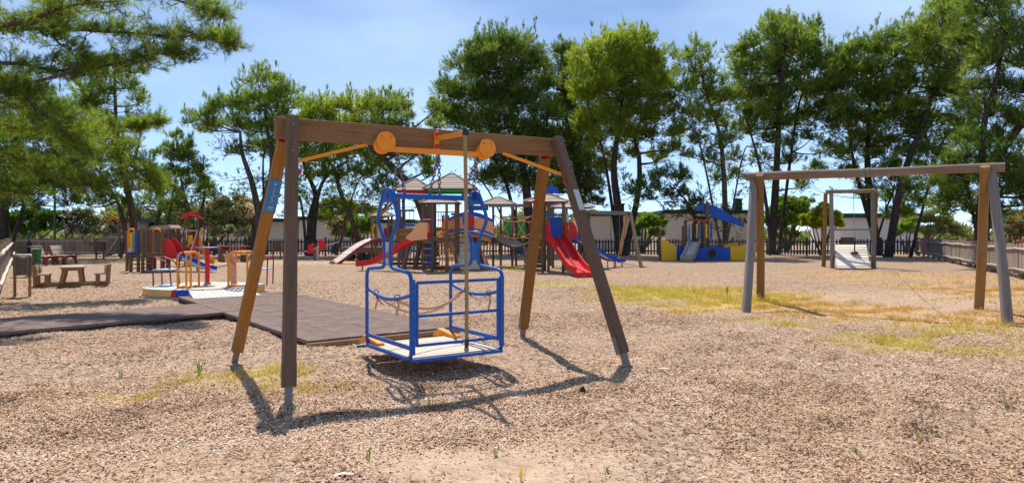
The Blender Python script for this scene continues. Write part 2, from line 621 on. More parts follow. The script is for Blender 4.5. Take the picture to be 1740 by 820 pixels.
def grass_mask(x, y):
    """how much grass stands here, and how green it is"""
    x = np.asarray(x, float); y = np.asarray(y, float)
    green = np.maximum.reduce([ell(x, y, 4.3, 16.4, 2.5, 3.0)*.95, ell(x, y, 7.2, 9.3, 2.6, 1.35, -.15)*.62, ell(x, y, 1.0, 20.5, 2.2, 1.1)*.5,
                               ell(x, y, -2.75, 7.1, .8, .6)*.5, ell(x, y, -1.75, 6.6, .7, .35)*.4, ell(x, y, -3.6, 6.3, .35, .2)*.6,
                               ell(x, y, -.6, 27.8, 2.2, 1.0)*1.0, ell(x, y, -4.6, 6.4, .45, .25)*.3, ell(x, y, -20, 36, 3.5, 1.2)*.8,
                               ell(x, y, 6.3, 11.2, 2.6, .7, -.2)*.45])
    dry = np.maximum.reduce([ell(x, y, 6.6, 13.2, 3.8, 1.6, -.28)*1.2, ell(x, y, 9.8, 12.0, 2.6, 1.7, -.2)*1.1, ell(x, y, 11.2, 16.6, 2.6, 3.4)*.9,
                             ell(x, y, 14.5, 22, 3.4, 6.0, .4)*.8, ell(x, y, 6.4, 16.4, 1.8, 3.2)*1.1, ell(x, y, 9.5, 21, 4.5, 1.4)*.5,
                             ell(x, y, 8.0, 25, 5, 1.4)*.5, ell(x, y, 9.2, 9.6, 2.0, 1.2)*.45, ell(x, y, -8, 33, 7, 1.5)*.4])
    bare = np.maximum(ell(x, y, 8.3, 19.5, 1.9, 7.0, .25), 0)
    k = np.clip(wob(x, y)*1.5, .1, 1.2)
    return np.clip(green*k, 0, 1), np.clip(dry*k, 0, 1)*(1-.85*bare)

ys = np.concatenate([np.linspace(-60, 0, 20)[:-1], np.linspace(0, 3.2, 18)[:-1], np.arange(3.2, 9, .055), np.arange(9, 16, .09), np.arange(16, 30, .22), np.arange(30, 60, .6),
                     np.array([60, 66, 74, 85, 100, 130, 180, 260, 400, 700, 1200])])
xs = np.concatenate([-np.array([1200, 700, 400, 250, 160, 110, 80, 60, 50]), np.arange(-42, -12, .6), np.arange(-12, 12, .075), np.arange(12, 42, .6), np.array([50, 60, 80, 110, 160, 250, 400, 700, 1200])])
gx, gy = np.meshgrid(xs, ys)
gz = ground_h(gx, gy)
near = np.clip((14-gy)/6, 0, 1)*np.clip(gy, 0, 1)
gz = gz + near*(rng.normal(0, .0045, gx.shape))
nr, nc = gx.shape
vv = np.stack([gx, gy, gz], -1).reshape(-1, 3).astype(np.float32)
i = np.arange(nr-1)[:, None]*nc + np.arange(nc-1)[None, :]
quads = np.stack([i, i+1, i+nc+1, i+nc], -1).reshape(-1, 4).astype(np.int32)
me = bpy.data.meshes.new('ground')
me.vertices.add(len(vv)); me.vertices.foreach_set('co', vv.ravel())
me.loops.add(quads.size); me.loops.foreach_set('vertex_index', quads.ravel())
me.polygons.add(len(quads)); me.polygons.foreach_set('loop_start', np.arange(0, quads.size, 4, dtype=np.int32))
me.polygons.foreach_set('use_smooth', np.ones(len(quads), bool))
me.update(calc_edges=True)
gg, gd = grass_mask(gx.ravel(), gy.ravel())
for nm, arr in (('green', gg), ('dry', gd)):
    a = me.attributes.new(nm, 'FLOAT', 'POINT'); a.data.foreach_set('value', arr.astype(np.float32))
sandy = np.clip(ell(gx, gy, -.1, 4.5, .9, .5)*.9 + ell(gx, gy, .3, 4.1, .5, .35)*.8 + .35*ell(gx, gy, 3, 4.6, 2.5, .5) + .35*ell(gx, gy, -2, 4.6, 1.6, .5) + .8*ell(gx, gy, -9, 35, 9, 2) + .7*ell(gx, gy, 10, 14, 5, 4), 0, 1).ravel()
a = me.attributes.new('sandy', 'FLOAT', 'POINT'); a.data.foreach_set('value', sandy.astype(np.float32))

m, n, b = mat('wood chip ground')
ob = n.nodes.new('ShaderNodeTexCoord').outputs['Object']
def attr(n, nm):
    t = n.nodes.new('ShaderNodeAttribute'); t.attribute_name = nm
    return t.outputs['Fac']
def voro(n, vec, scale, outp='Color', rnd=1.0):
    t = n.nodes.new('ShaderNodeTexVoronoi'); t.inputs['Scale'].default_value = scale
    t.inputs['Randomness'].default_value = rnd
    n.links.new(vec, t.inputs['Vector']); return t.outputs[outp]
warp = n.nodes.new('ShaderNodeVectorMath'); warp.operation = 'MULTIPLY_ADD'
n.links.new(noise(n, ob, 9, 3, .5, 'Color'), warp.inputs[0]); warp.inputs[1].default_value = (.12, .12, .12); n.links.new(ob, warp.inputs[2])
wv = warp.outputs['Vector']
sepc = n.nodes.new('ShaderNodeSeparateColor'); n.links.new(voro(n, mapping(n, wv, (1, 1.9, 1)), 26), sepc.inputs['Color'])
sepd = n.nodes.new('ShaderNodeSeparateColor'); n.links.new(voro(n, mapping(n, wv, (1.7, 1, 1)), 11), sepd.inputs['Color'])
chip = mathn(n, 'ADD', mathn(n, 'MULTIPLY', sepc.outputs['Red'], .6), mathn(n, 'MULTIPLY', sepd.outputs['Green'], .4))
c = ramp(n, chip, [(.14, (.085, .055, .038)), (.30, (.24, .155, .10)), (.52, (.40, .285, .205)), (.86, (.52, .40, .305))])
big = noise(n, ob, .55, 5, .6)
c = mixc(n, ramp(n, big, [(.35, (0, 0, 0)), (.70, (.55, .55, .55))]), c, (.43, .28, .19))
mid = noise(n, ob, 3.0, 5, .65)
c = mixc(n, ramp(n, mid, [(.52, (0, 0, 0)), (.74, (.4, .4, .4))]), c, (.27, .185, .14))
grain = noise(n, ob, 60, 3, .6)
soil = mixc(n, grain, (.55, .385, .265), (.66, .49, .35))
c = mixc(n, mathn(n, 'MULTIPLY', attr(n, 'sandy'), mathn(n, 'MULTIPLY', mid, 1.1)), c, soil)
fleck = noise(n, mapping(n, ob, (1, 1.6, 1)), 42, 4, .7)
dryc = ramp(n, fleck, [(.3, (.42, .25, .11)), (.55, (.58, .37, .165)), (.75, (.66, .49, .27))])
c = mixc(n, mathn(n, 'MULTIPLY', attr(n, 'dry'), ramp(n, mid, [(.3, (1, 1, 1)), (.7, (.55, .55, .55))])), c, dryc)
grc = ramp(n, fleck, [(.3, (.36, .29, .06)), (.55, (.55, .44, .11)), (.75, (.64, .51, .19))])
c = mixc(n, mathn(n, 'MULTIPLY', attr(n, 'green'), ramp(n, mid, [(.35, (.95, .95, .95)), (.7, (.5, .5, .5))])), c, grc)
n.links.new(c, b.inputs['Base Color'])
b.inputs['Roughness'].default_value = .95
b.inputs['Specular IOR Level'].default_value = .1
hh = mathn(n, 'ADD', mathn(n, 'MULTIPLY', chip, .5), mathn(n, 'MULTIPLY', mid, 1.6))
bump(n, b, hh, .85, .03)
me.materials.append(m)
ground = bpy.data.objects.new('ground', me); COL.objects.link(ground)
ground['kind'] = 'structure'

# the loose wood chips lying on it
def scatter(nn, z0, z1, xm=.80):
    u = rng.random(nn)
    y = np.sqrt(u*(z1*z1-z0*z0)+z0*z0)
    x = (rng.random(nn)*2-1)*(xm*y+.4)
    return x, y

# the rubber mat: corner points on the ground, used to keep chips and grass off it
MA, MB_, MC, MD = V(-7.47, 15.26), V(-5.2, 12.25), V(-2.69, 8.99), V(-5.56, 16.57)
mdir = nrm(MC-MA); mnor = V(mdir[1], -mdir[0])*-1
mnor = V(-mdir[1], mdir[0])
if np.dot(mnor, MD-MA) < 0:
    mnor = -mnor
MW = 2.36; ML = float(np.linalg.norm(MC-MA))
ldir = nrm(V(-.66, -.75)); lnor = V(-ldir[1], ldir[0])
if np.dot(lnor, V(-6.42, 13.85)-MB_) < 0:
    lnor = -lnor
LW = 1.9
def on_mat(x, y, pad=.0):
    dx, dy = x-MA[0], y-MA[1]
    a = dx*mdir[0]+dy*mdir[1]; c_ = dx*mnor[0]+dy*mnor[1]
    i1 = (a > -pad) & (a < ML+pad) & (c_ > -pad) & (c_ < MW+pad)
    dx, dy = x-MB_[0], y-MB_[1]
    a = dx*ldir[0]+dy*ldir[1]; c_ = dx*lnor[0]+dy*lnor[1]
    return i1 | ((a > -.6) & (c_ > -pad) & (c_ < LW+pad))

cx, cy, cs, ct = [], [], [], []
for nn, a0, a1, sz in ((190000, 3.5, 7.0, .72), (130000, 7.0, 13, .85), (60000, 13, 22, 1.15)):
    x, y = scatter(nn, a0, a1)
    g1, g2 = grass_mask(x, y)
    keep = ((~on_mat(x, y, .01)) | (rng.random(nn) < .012)) & (rng.random(nn) > .72*np.maximum(g1, g2)) & (rng.random(nn) < np.clip(.25 + 1.1*fbm(x, y, .8), .2, 1)) & ((x < 3.5) | (y < 12.5) | (rng.random(nn) < .25))
    keep &= rng.random(nn) > .8*(ell(x, y, -.1, 4.4, .9, .45))
    cx.append(x[keep]); cy.append(y[keep]); cs.append(np.full(keep.sum(), sz))
x = np.concatenate(cx); y = np.concatenate(cy); sz = np.concatenate(cs); nn = len(x)
ln = (.008 + .016*rng.random(nn)**2)*sz; wd = (.004 + .006*rng.random(nn))*sz
an = rng.random(nn)*math.pi; tilt = rng.normal(0, .26, nn); roll = rng.normal(0, .45, nn)
ca, sa = np.cos(an), np.sin(an)
dl = np.stack([ca*np.cos(tilt), sa*np.cos(tilt), np.sin(tilt)], -1)
dw = np.stack([-sa*np.cos(roll), ca*np.cos(roll), np.sin(roll)], -1)
cen = np.stack([x, y, np.where(on_mat(x, y, .0), .087, ground_h(x, y))+.004+np.abs(np.sin(tilt))*ln*.8+.008*rng.random(nn)], -1)
q = np.stack([cen-dl*ln[:, None]-dw*wd[:, None]*.7, cen+dl*ln[:, None]-dw*wd[:, None], cen+dl*ln[:, None]*.9+dw*wd[:, None], cen-dl*ln[:, None]+dw*wd[:, None]*.8], 1).reshape(-1, 3)
tint = np.clip(rng.normal(.60, .19, nn) + .20*(fbm(x+3, y, 1.1)-.5) + .12*(fbm(x, y+9, .3)-.5) - .24*(fbm(x+17, y, 2.2) > .72) - .18*(fbm(x, y-5, 4.5) > .76), 0, 1)
o = np_mesh('wood_chips', q, 4, tint, 'chips', kind='stuff')

# the grass blades of the patches
def blades(nn, z0, z1, hmul, which):
    x, y = scatter(nn, z0, z1)
    g1, g2 = grass_mask(x, y)
    g = np.maximum(g1, g2*.85)
    tuft = fbm(x, y, 3.2)
    k = (rng.random(nn) < g*1.3*np.clip((tuft-.28)*2.2, 0, 1.2)) & (g > .12) & (~on_mat(x, y, .03))
    x, y, g1, g2 = x[k], y[k], g1[k], g2[k]
    nn = len(x)
    h = (.03+.075*rng.random(nn)**2)*hmul*(.6+.7*g1)*(.5+tuft[k]); an = rng.random(nn)*6.283
    wdt = .0045*hmul
    s = np.stack([np.cos(an), np.sin(an), 0*an], -1)*wdt
    base = np.stack([x, y, ground_h(x, y)-.003], -1)
    lean = np.stack([rng.normal(0, .7, nn), rng.normal(0, .7, nn), np.ones(nn)], -1)*h[:, None]
    t = np.clip(.12+.40*(g1-.6*g2)+rng.normal(.08, .17, nn), 0, 1)
    return np.stack([base-s, base+s, base+lean], 1).reshape(-1, 3), t
gv, gt = zip(blades(140000, 5.0, 10.5, 1.0, 0), blades(230000, 10.5, 19, 1.25, 0), blades(90000, 19, 40, 2.0, 0))
o = np_mesh('meadow_grass', np.concatenate(gv), 3, np.concatenate(gt), 'grass', kind='stuff')

# ================================================================== THE RUBBER MAT AND SIDE PATH
m, n, b = mat('rubber tile')
ob = n.nodes.new('ShaderNodeTexCoord').outputs['Object']
oi = n.nodes.new('ShaderNodeObjectInfo').outputs['Random']
f = noise(n, ob, 160, 3, .7); f2 = noise(n, ob, 2.2, 6, .65)
c = ramp(n, f, [(.3, (.12, .078, .066)), (.6, (.195, .137, .118)), (.8, (.28, .215, .19))])
c = mixc(n, ramp(n, f2, [(.40, (0, 0, 0)), (.72, (.6, .6, .6))]), c, (.29, .215, .18))
c = mixc(n, mathn(n, 'MULTIPLY', oi, .22), c, (.20, .155, .15))
n.links.new(c, b.inputs['Base Color']); b.inputs['Roughness'].default_value = .9
b.inputs['Specular IOR Level'].default_value = .15
bump(n, b, f, .4, .004)
M['rubber'] = m
M['rubber_edge'] = paint('dark mat edge', (.025, .018, .016), .9, .6)

def v3(p, z=0.0):
    return V(p[0], p[1], z)

def tile_mesh(sx, sy):
    return MB().box((0, 0, 0), (sx, sy, .045)).mesh('tile', (0, 0, 0))

def strip(name, p, d, nrmv, length, width, nl, nw, zt):
    """a path of rubber tiles: p the corner, d along it, nrmv across"""
    bb = MB()
    q = [p, p+d*length, p+d*length+nrmv*width, p+nrmv*width]
    c = sum(q)/4
    base = MB().box(v3(c, zt-.075), (length-.02, width-.02, .09), np.array((v3(d), v3(nrmv), (0, 0, 1)))).build(name, 'rubber_edge', org=(*c, 0))
    base['kind'] = 'structure'
    sl_, sw = length/nl, width/nw
    me = tile_mesh(sl_-.005, sw-.005); me.materials.append(M['rubber'])
    bv = None
    az = math.atan2(d[1], d[0])
    flip = 1 if np.cross(v3(d), v3(nrmv))[2] > 0 else -1
    for i in range(nl):
        for j in range(nw):
            at = p + d*(i+.5)*sl_ + nrmv*(j+.5)*sw
            piece('tile', me, base, (at[0]+rng.normal(0, .0015), at[1], zt-.0225+rng.normal(0, .0016)), (rng.normal(0, .003), rng.normal(0, .003), az+rng.normal(0, .003)))
    return base
mat_base = strip('rubber_mat', MA, mdir, mnor, ML, MW, 13, 4, .085)
side_base = strip('rubber_path', MB_ - ldir*.38, ldir, lnor, 6.6, LW, 11, 3, .081)
# the board that holds the near edge of the mat
e0 = MC + mdir*.03
MB().beam(v3(e0 - mnor*.02, .015), v3(e0 + mnor*(MW+.02), .015), .05, .075).build('edge_board', 'picnic', mat_base)

# ================================================================== THE WHEELCHAIR SWING: FRAME
BL = V(-2.586, 6.93, 0); BD = V(3.307, 1.81, 0)
bu = nrm(BD); bv = V(-bu[1], bu[0], 0)          # along the beam, and away from the camera
def bp(t, z=0.0, off=0.0):
    return BL + BD*t + bv*off + V(0, 0, z)
GFL, GRL, GRR, GFR = V(-1.939, 5.92, 0), V(-3.233, 7.94, 0), V(.145, 9.89, 0), V(1.297, 7.60, 0)
fr = thing('swing_frame', 'large squared timber A-frame with a blue plaque, nearest frame to the viewer', 'swing frame', (-.95, 7.85, 0))
MB().beam(bp(.045, 2.58), bp(.935, 2.58), .115, .215).build('beam', 'swing_wood', fr, bevel=.008)
def leg(foot, top, wd, m, steel_front, label):
    foot = foot + V(0, 0, -.03)
    d = nrm(top-foot)
    side = nrm(np.cross(d, bu))
    a = foot + d*.20
    lg = MB().beam(a, top, wd, wd, up=side).build('leg', m, fr, label=label, bevel=.010)
    so_ = -bu*0
    MB().beam(foot - d*.25, foot + d*.24, .062, .062, up=side).build('foot', 'steel', lg, bevel=.003)
    for s in (-1, 1):
        nb_ = nrm(np.cross(side, d))
        MB().beam(a + nb_*s*(wd/2+.004), a + d*.20 + nb_*s*(wd/2+.004), .05, .006, up=nb_).build('strap_plate', 'steel', lg)
    return lg, d, side
topFL = bp(.085, 2.685, -.12); topFR = bp(.932, 2.685, -.12)
topRL = bp(.07, 2.46, .035); topRR = bp(.912, 2.46, .035)
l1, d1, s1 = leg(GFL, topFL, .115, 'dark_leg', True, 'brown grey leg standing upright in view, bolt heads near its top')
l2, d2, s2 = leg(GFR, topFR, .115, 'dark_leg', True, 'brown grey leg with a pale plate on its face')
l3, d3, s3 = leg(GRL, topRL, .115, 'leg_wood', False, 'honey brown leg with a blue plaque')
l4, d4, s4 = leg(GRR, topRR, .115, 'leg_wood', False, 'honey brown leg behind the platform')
# bolts and red caps
bb = None
for top, d, lg in ((topFL, d1, l1), (topFR, d2, l2)):
    face = nrm(np.cross(d, bu));
    if face[1] > 0: face = -face
    for k in (.12, .42):
        c = top - d*k + face*.058
        MB().tube([c, c+face*.012], .014, 10).build('bolt', 'steel', lg)
for top, d, lg, sg in ((topFL, d1, l1, 1), (topRL, d3, l3, 1), (topFR, d2, l2, -1), (topRR, d4, l4, -1)):
    c = top - d*.62 + bu*sg*.07
    MB().ball(c, .030, 10, .8).build('bolt_cap', 'red', lg)
for t, tp in ((.07, topRL), (.912, topRR)):
    MB().box(tp + V(0, 0, .012)-bv*.02, (.10, .10, .025), np.array((bu, bv, (0, 0, 1)))).build('end_cap', 'red', fr)
# the yellow diagonal braces
for t0, t1, tp, d in ((.085, .30, topFL, d1), (.932, .745, topFR, d2)):
    MB().beam(tp - d*.52 + bv*.06, bp(t1, 2.468, -.02), .035, .035).build('brace', 'yellow', fr, bevel=.003)
# blue plaque with its white figure on the rear left leg
fl = -nrm(np.cross(d3, bu)) if np.cross(d3, bu)[1] > 0 else nrm(np.cross(d3, bu))
xs_ = nrm(np.cross(d3, fl))
if xs_[0] < 0: xs_ = -xs_
pc = topRL - d3*.60 + fl*.062
pl = MB().box(pc, (.125, .38, .008), np.array((xs_, d3, fl))).build('plaque', 'sign_blue', l3)
g = MB()
zz = [(-.012, .10), (.012, .07), (-.010, .04), (.014, .01), (-.012, -.02), (.012, -.05), (-.010, -.08)]
for (a, b_), (c, e) in zip(zz[:-1], zz[1:]):
    g.beam(pc + xs_*a + d3*b_ + fl*.006, pc + xs_*c + d3*e + fl*.006, .0045, .003, up=fl)
g.box(pc + d3*.135 + fl*.006, (.018, .02, .003), np.array((xs_, d3, fl)))
g.box(pc - d3*.13 + fl*.006, (.05, .012, .003), np.array((xs_, d3, fl)))
g.box(pc - d3*.155 + fl*.006, (.06, .006, .003), np.array((xs_, d3, fl)))
g.build('plaque_print', 'label_white', pl)
f2_ = nrm(np.cross(d2, bu));
if f2_[1] > 0: f2_ = -f2_
MB().box(topFR - d2*.88 + f2_*.062, (.075, .27, .008), np.array((bu, d2, f2_))).build('plate', 'label_white', l2)
# shaft, bearing discs and their housings
ta, tb = .348, .676
MB().beam(bp(ta, 2.425, -.075), bp(tb, 2.425, -.075), .055, .055).build('shaft', 'yellow', fr, bevel=.004)
for t in (ta, tb):
    c = bp(t, 2.50, -.115)
    dk = MB().tube([c, c-bv*.022], .108, 28).build('bearing_disc', 'yellow', fr, bevel=.004)
    MB().tube([bp(t, 2.46, -.06)-bu*.03, bp(t, 2.46, -.11)-bu*.03], .095, 20).build('housing', 'yellow', dk)
    for s in (-1, 1):
        q = c - bv*.024 + bu*.05*s + V(0, 0, .055)
        MB().tube([q, q-bv*.006], .009, 8).build('bolt', 'steel', dk)
# the arm for the pull rope
arm0 = bp(.5115, 2.575, -.06); arm1 = V(-.49, 7.12, 2.545)
am = MB().beam(arm0, arm1, .045, .045).build('rope_arm', 'yellow', fr, bevel=.003)
MB().box(bp(.5115, 2.56, -.068), (.06, .018, .20), np.array((bu, bv, (0, 0, 1)))).build('arm_plate', 'yellow', am)
for z in (2.635, 2.49):
    MB().ball(bp(.5115, z, -.088), .026, 10).build('bolt_cap', 'red', am)
MB().beam(arm1 - nrm(arm1-arm0)*.01, arm1 + nrm(arm1-arm0)*.045, .047, .047).build('end_plug', 'black', am)

# rope
rp_top = arm1 + V(0, 0, -.02) ; rp_bot = V(-.475, 7.13, .30)
rt = tag(MB().tube([rp_top + (rp_bot-rp_top)*t + V(.006*math.sin(3*t), 0, 0) for t in np.linspace(0, 1, 24)], .017, 8).build('pull_rope', 'rope', org=(-.475, 7.13, .30)),
         'twisted hemp rope hanging from the yellow arm to the blue gate', 'rope')
g = MB()
for ph in (0, 2.09, 4.19):
    pts = []
    for k in range(200):
        t = k/199; a = ph + t*130
        pts.append(rp_top + (rp_bot-rp_top)*t + V(.006*math.sin(3*t) + .012*math.cos(a), .012*math.sin(a), 0))
    g.tube(pts, .0105, 5)
g.build('strand', 'rope', rt, kind='stuff')
MB().tube([rp_bot+V(0, 0, .01), rp_bot+V(.004, 0, .10)], .022, 8).build('binding', 'black', rt)
MB().ball(rp_bot - V(0, 0, .015), .028, 8).build('knot', 'rope', rt)

# ================================================================== THE WHEELCHAIR SWING: PLATFORM
pu = nrm(V(.83, .557, 0)); pv = V(-pu[1], pu[0], 0)
PC = V(-.91, 7.86, 0); PHU = .56; PHV = .60; PZ = .185
def pp(u, v_, z):
    return PC + pu*u + pv*v_ + V(0, 0, z)
pt = thing('wheelchair_swing', 'blue tubular platform swing hanging on chains, with railing, pale deck and yellow entry wedges', 'swing platform', (PC[0], PC[1], PZ))
TR = .0205
for sg in (-1, 1):
    u = sg*PHU
    outline = [(0, 1.99), (-.085, 1.985), (-.29, 1.66), (-.073, 1.40), (-.073, 1.12), (-PHV, 1.085), (-PHV, PZ), (PHV, PZ), (PHV, 1.085), (.073, 1.12), (.073, 1.40), (.29, 1.66), (.085, 1.985)]
    ctr = [pp(u, a, z) for a, z in outline]
    hp = MB().tube(round_path(ctr, .10, 6, True), TR, 12, closed=True).build('hoop', 'blue', pt)
    MB().prism([(-.13, 1.84), (.13, 1.84), (.07, 1.97), (-.07, 1.97)], pp(u, 0, 0), pv, V(0, 0, 1), pu, .02).build('gusset', 'blue', hp)
    if sg > 0:
        MB().prism([(-.062, 1.18), (.062, 1.18), (.062, 1.38), (-.062, 1.38)], pp(u, 0, 0), pv, V(0, 0, 1), pu, .022).build('neck_plate', 'blue', hp)
    else:
        npl = MB().prism([(-.048, 1.16), (.048, 1.16), (.048, 1.40), (-.048, 1.40)], pp(u, 0, 0), pv, V(0, 0, 1), pu, .012).build('neck_plate', 'label_white', hp)
        MB().prism([(-.03, 1.22), (.03, 1.22), (.03, 1.29), (-.03, 1.29)], pp(u-.009, 0, 0), pv, V(0, 0, 1), pu, .004).build('sticker', 'red', npl)
    pts = [pp(u, a, .86 - .085*math.cos(math.pi*a/PHV/2)) for a in np.linspace(-PHV, PHV, 13)]
    MB().tube(pts, .02, 10).build('side_rail', 'blue', pt)
    MB().beam(pp(u, -PHV, .31), pp(u, PHV, .31), .022, .045).build('kick_rail', 'blue', pt, bevel=.003)
MB().tube([pp(-PHU-.02, 0, 1.915), pp(PHU+.02, 0, 1.915)], .033, 14).build('top_bar', 'blue', pt)
# deck: pale ribbed boards across
nb = 15
bw = (2*PHV-.06)/nb
me = MB().box((0, 0, 0), (2*PHU-.03, bw-.007, .022)).mesh('deck_board', (0, 0, 0)); me.materials.append(M['deckpale'])
az = math.atan2(pu[1], pu[0])
for k in range(nb):
    piece('deck_board', me, pt, pp(0, -PHV+.03+bw*(k+.5), PZ+.012+rng.normal(0, .0008)), (0, 0, az))
for a in (-PHV, -.2, .2, PHV):
    MB().beam(pp(-PHU, a, PZ-.005), pp(PHU, a, PZ-.005), .035, .03).build('deck_bearer', 'blue', pt)
# gate at the camera side: three rails between flat uprights
for u0, sg in ((-PHU, 1), (PHU, -1)):
    MB().box(pp(u0+sg*.012, -PHV-.004, .63), (.055, .032, .78), np.array((pu, pv, (0, 0, 1)))).build('gate_post', 'blue', pt, bevel=.004)
    MB().box(pp(u0+sg*.062, -PHV-.008, .655), (.026, .026, .66), np.array((pu, pv, (0, 0, 1)))).build('gate_stile', 'blue', pt, bevel=.003)
    for z in (.42, .66, .90):
        c = pp(u0+sg*.012, -PHV-.020, z)
        MB().tube([c, c-pv*.008], .010, 8).build('bolt', 'steel', pt)
for z in (.985, .64, .335):
    MB().tube([pp(-PHU+.06, -PHV-.008, z), pp(PHU-.06, -PHV-.008, z)], .017, 10).build('gate_rail', 'blue', pt)
# entry wedges at the mat side
for sg in (-1, 1):
    u0 = sg*(PHU-.06)
    MB().prism([(PHV-.28, 0.0), (PHV+.12, 0), (PHV+.30, -.045), (PHV+.28, .0), (PHV+.16, .075), (PHV-.28, .03)], pp(u0, 0, PZ+.024), pv, V(0, 0, 1), pu, .085).build('entry_wedge', 'yellow', pt, bevel=.006)
lipm = MB().prism([(PHV-.02, 0.005), (PHV+.30, -.055), (PHV+.30, -.075), (PHV-.02, -.02)], pp(0, 0, PZ), pv, V(0, 0, 1), pu, 2*PHU-.25).build('entry_flap', 'deckpale', pt)
MB().tube([pp(-PHU+.0, PHV+.31, PZ-.06), pp(PHU-.0, PHV+.31, PZ-.06)], .018, 8).build('flap_bar', 'blue', pt)
# faded straps strung between the side rails
def strap_path(a, b_, sag, n=9):
    return [a + (b_-a)*t + V(0, 0, -sag*4*t*(1-t)) for t in np.linspace(0, 1, n)]
stp = [((-PHU, -.25, .79), (-PHU, .33, .80), .10), ((-PHU, -.2, .79), (PHU, .25, .80), .16), ((-PHU, .3, .80), (PHU, .3, .80), .25), ((PHU, -.32, .80), (PHU, .20, .80), .08)]
for (a, b_, sag) in stp:
    MB().sweep(strap_path(pp(*a), pp(*b_), sag), [(-.003, -.014), (.003, -.014), (.003, .014), (-.003, .014)], V(pv[0], pv[1], .2)).build('strap', 'strap', pt)
for a in ((-PHU, -.25, .74), (-PHU, .33, .75), (PHU, .2, .75), (PHU, -.32, .74)):
    q = pp(*a)
    MB().sweep([q + V(0, 0, .055), q + pu*.02 + V(0, 0, -.02), q - pu*.01 + V(0, 0, -.12)], [(-.003, -.012), (.003, -.012), (.003, .012), (-.003, .012)], pv).build('strap_end', 'strap', pt)
    MB().tube(round_path([q+V(0, 0, .04)+pu*.03, q+V(0, 0, .10)+pu*.03, q+V(0, 0, .10)-pu*.03, q+V(0, 0, .04)-pu*.03], .03, 4, True), .007, 6, closed=True).build('ring', 'steel', pt)
# chains: real links
def chain(a, b_, lk=.052):
    a = np.asarray(a, float); b_ = np.asarray(b_, float)
    L = np.linalg.norm(b_-a); d = (b_-a)/L; nlk = max(2, int(L/lk/.78))
    s1_ = nrm(np.cross(d, V(0.3, 1, 0))); s2_ = np.cross(d, s1_)
    g = MB()
    for i in range(nlk):
        c = a + d*(i+.5)*L/nlk
        s_ = s1_ if i % 2 else s2_
        g.tube([c + d*math.cos(q)*lk*.58 + s_*math.sin(q)*.017 for q in np.linspace(0, 2*math.pi, 9)[:-1]], .0062, 5, closed=True)
    return g
for u in (-.42, .02, .46):
    top = bp(ta + (tb-ta)*(u+.55)/1.1, 2.40, -.075)
    for s in (-1, 1):
        chain(top, pp(u+s*.065, 0, 1.945)).build('chain', 'chain', pt)
    MB().box(top + V(0, 0, .012), (.05, .03, .04), np.array((bu, bv, (0, 0, 1)))).build('shackle', 'yellow', pt)
    for s in (-1, 1):
        MB().tube([pp(u+s*.065, 0, 1.93), pp(u+s*.065, 0, 1.965)], .016, 8).build('eye_bolt', 'blue', pt)

# ================================================================== LOG GANTRIES OF THE CABLE RIDE
def knots(): pass
gn = thing('cable_gantry', 'large round log frame standing on the dry grass, nearer end of the cable ride', 'cable ride frame', (6.93, 13.4, 0))
LF, LR, RR_, RF = G(1266, 530), G(1292, 508), G(1662, 524), G(1715, 549)
bl, br = P(1268, 300, 14.45), P(1707, 287, 12.35)
bl[2] = br[2] = 2.69
bd = nrm(br-bl); bn = V(-bd[1], bd[0], 0)
MB().tube([bl + (br-bl)*t + V(0, 0, .006*math.sin(9*t)) for t in np.linspace(0, 1, 14)], [.085+.004*math.sin(7*t) for t in np.linspace(0, 1, 14)], 16).build('beam', 'log_beam', gn)
def log_leg(foot, top, r, m, par, label=None):
    foot = foot + V(0, 0, -.3*1)
    d = top-foot
    return MB().tube([foot + d*t + V(.008*math.sin(5*t), .006*math.cos(6*t), 0) for t in np.linspace(0, 1, 10)], [r*(1.06-.10*t) for t in np.linspace(0, 1, 10)], 14).build('leg', m, par, label=label)
for foot, e, off, m, lab in ((LF, bl + bd*.16, -.0, 'log_grey', 'grey weathered leg'), (LR, bl + bd*.30, 0, 'log_honey', 'honey brown leg'), (RR_, br - bd*.30, 0, 'log_honey', 'honey brown leg'), (RF, br - bd*.18, 0, 'log_grey', 'grey weathered leg')):
    front = m == 'log_grey'
    top = e + V(0, 0, -.085) if front else e + V(0, 0, .02) - bn*.15
    lg = log_leg(foot, top, .083, m, gn, lab)
    c = e - bn*(.225 if not front else .09) + V(0, 0, -.02 if not front else .0)
    MB().tube([c+bn*.03, c-bn*.012], .022, 12).build('bolt', 'steel', lg)
cm = (bl+br)/2
for sg in (-1, 1):
    MB().tube([cm + bd*.05*sg - bd*.022, cm + bd*.05*sg + bd*.022], .093, 16).build('clamp', 'steel', gn)
fg = thing('cable_gantry', 'small log frame with pale plank ramp at the far end of the cable ride', 'cable ride frame', (14.65, 29.8, 0))
a0, a1 = V(13.75, 29.8, 0), V(15.62, 29.1, 0)
f_l, f_r = P(1403, 325, 30.0), P(1491, 325, 29.4)
f_l[2] = f_r[2] = 3.32
MB().tube([f_l, f_r], .085, 12).build('beam', 'log_beam', fg)
ud = nrm(f_r-f_l); un = V(-ud[1], ud[0], 0)
for e, off, m in ((f_l+ud*.22, -.35, 'log_grey'), (f_l+ud*.02, .9, 'log_honey'), (f_r-ud*.2, -.35, 'log_grey'), (f_r-ud*.02, .9, 'log_honey')):
    foot = V(e[0], e[1], 0) + un*off
    log_leg(foot, e - V(0, 0, .06) + un*(.10 if off > 0 else -.10), .085, m, fg)
for z in (1.66, ):
    MB().tube([V(f_l[0], f_l[1], z)+ud*.1, V(f_r[0], f_r[1], z)-ud*.1], .045, 10).build('crossbar', 'log_beam', fg)
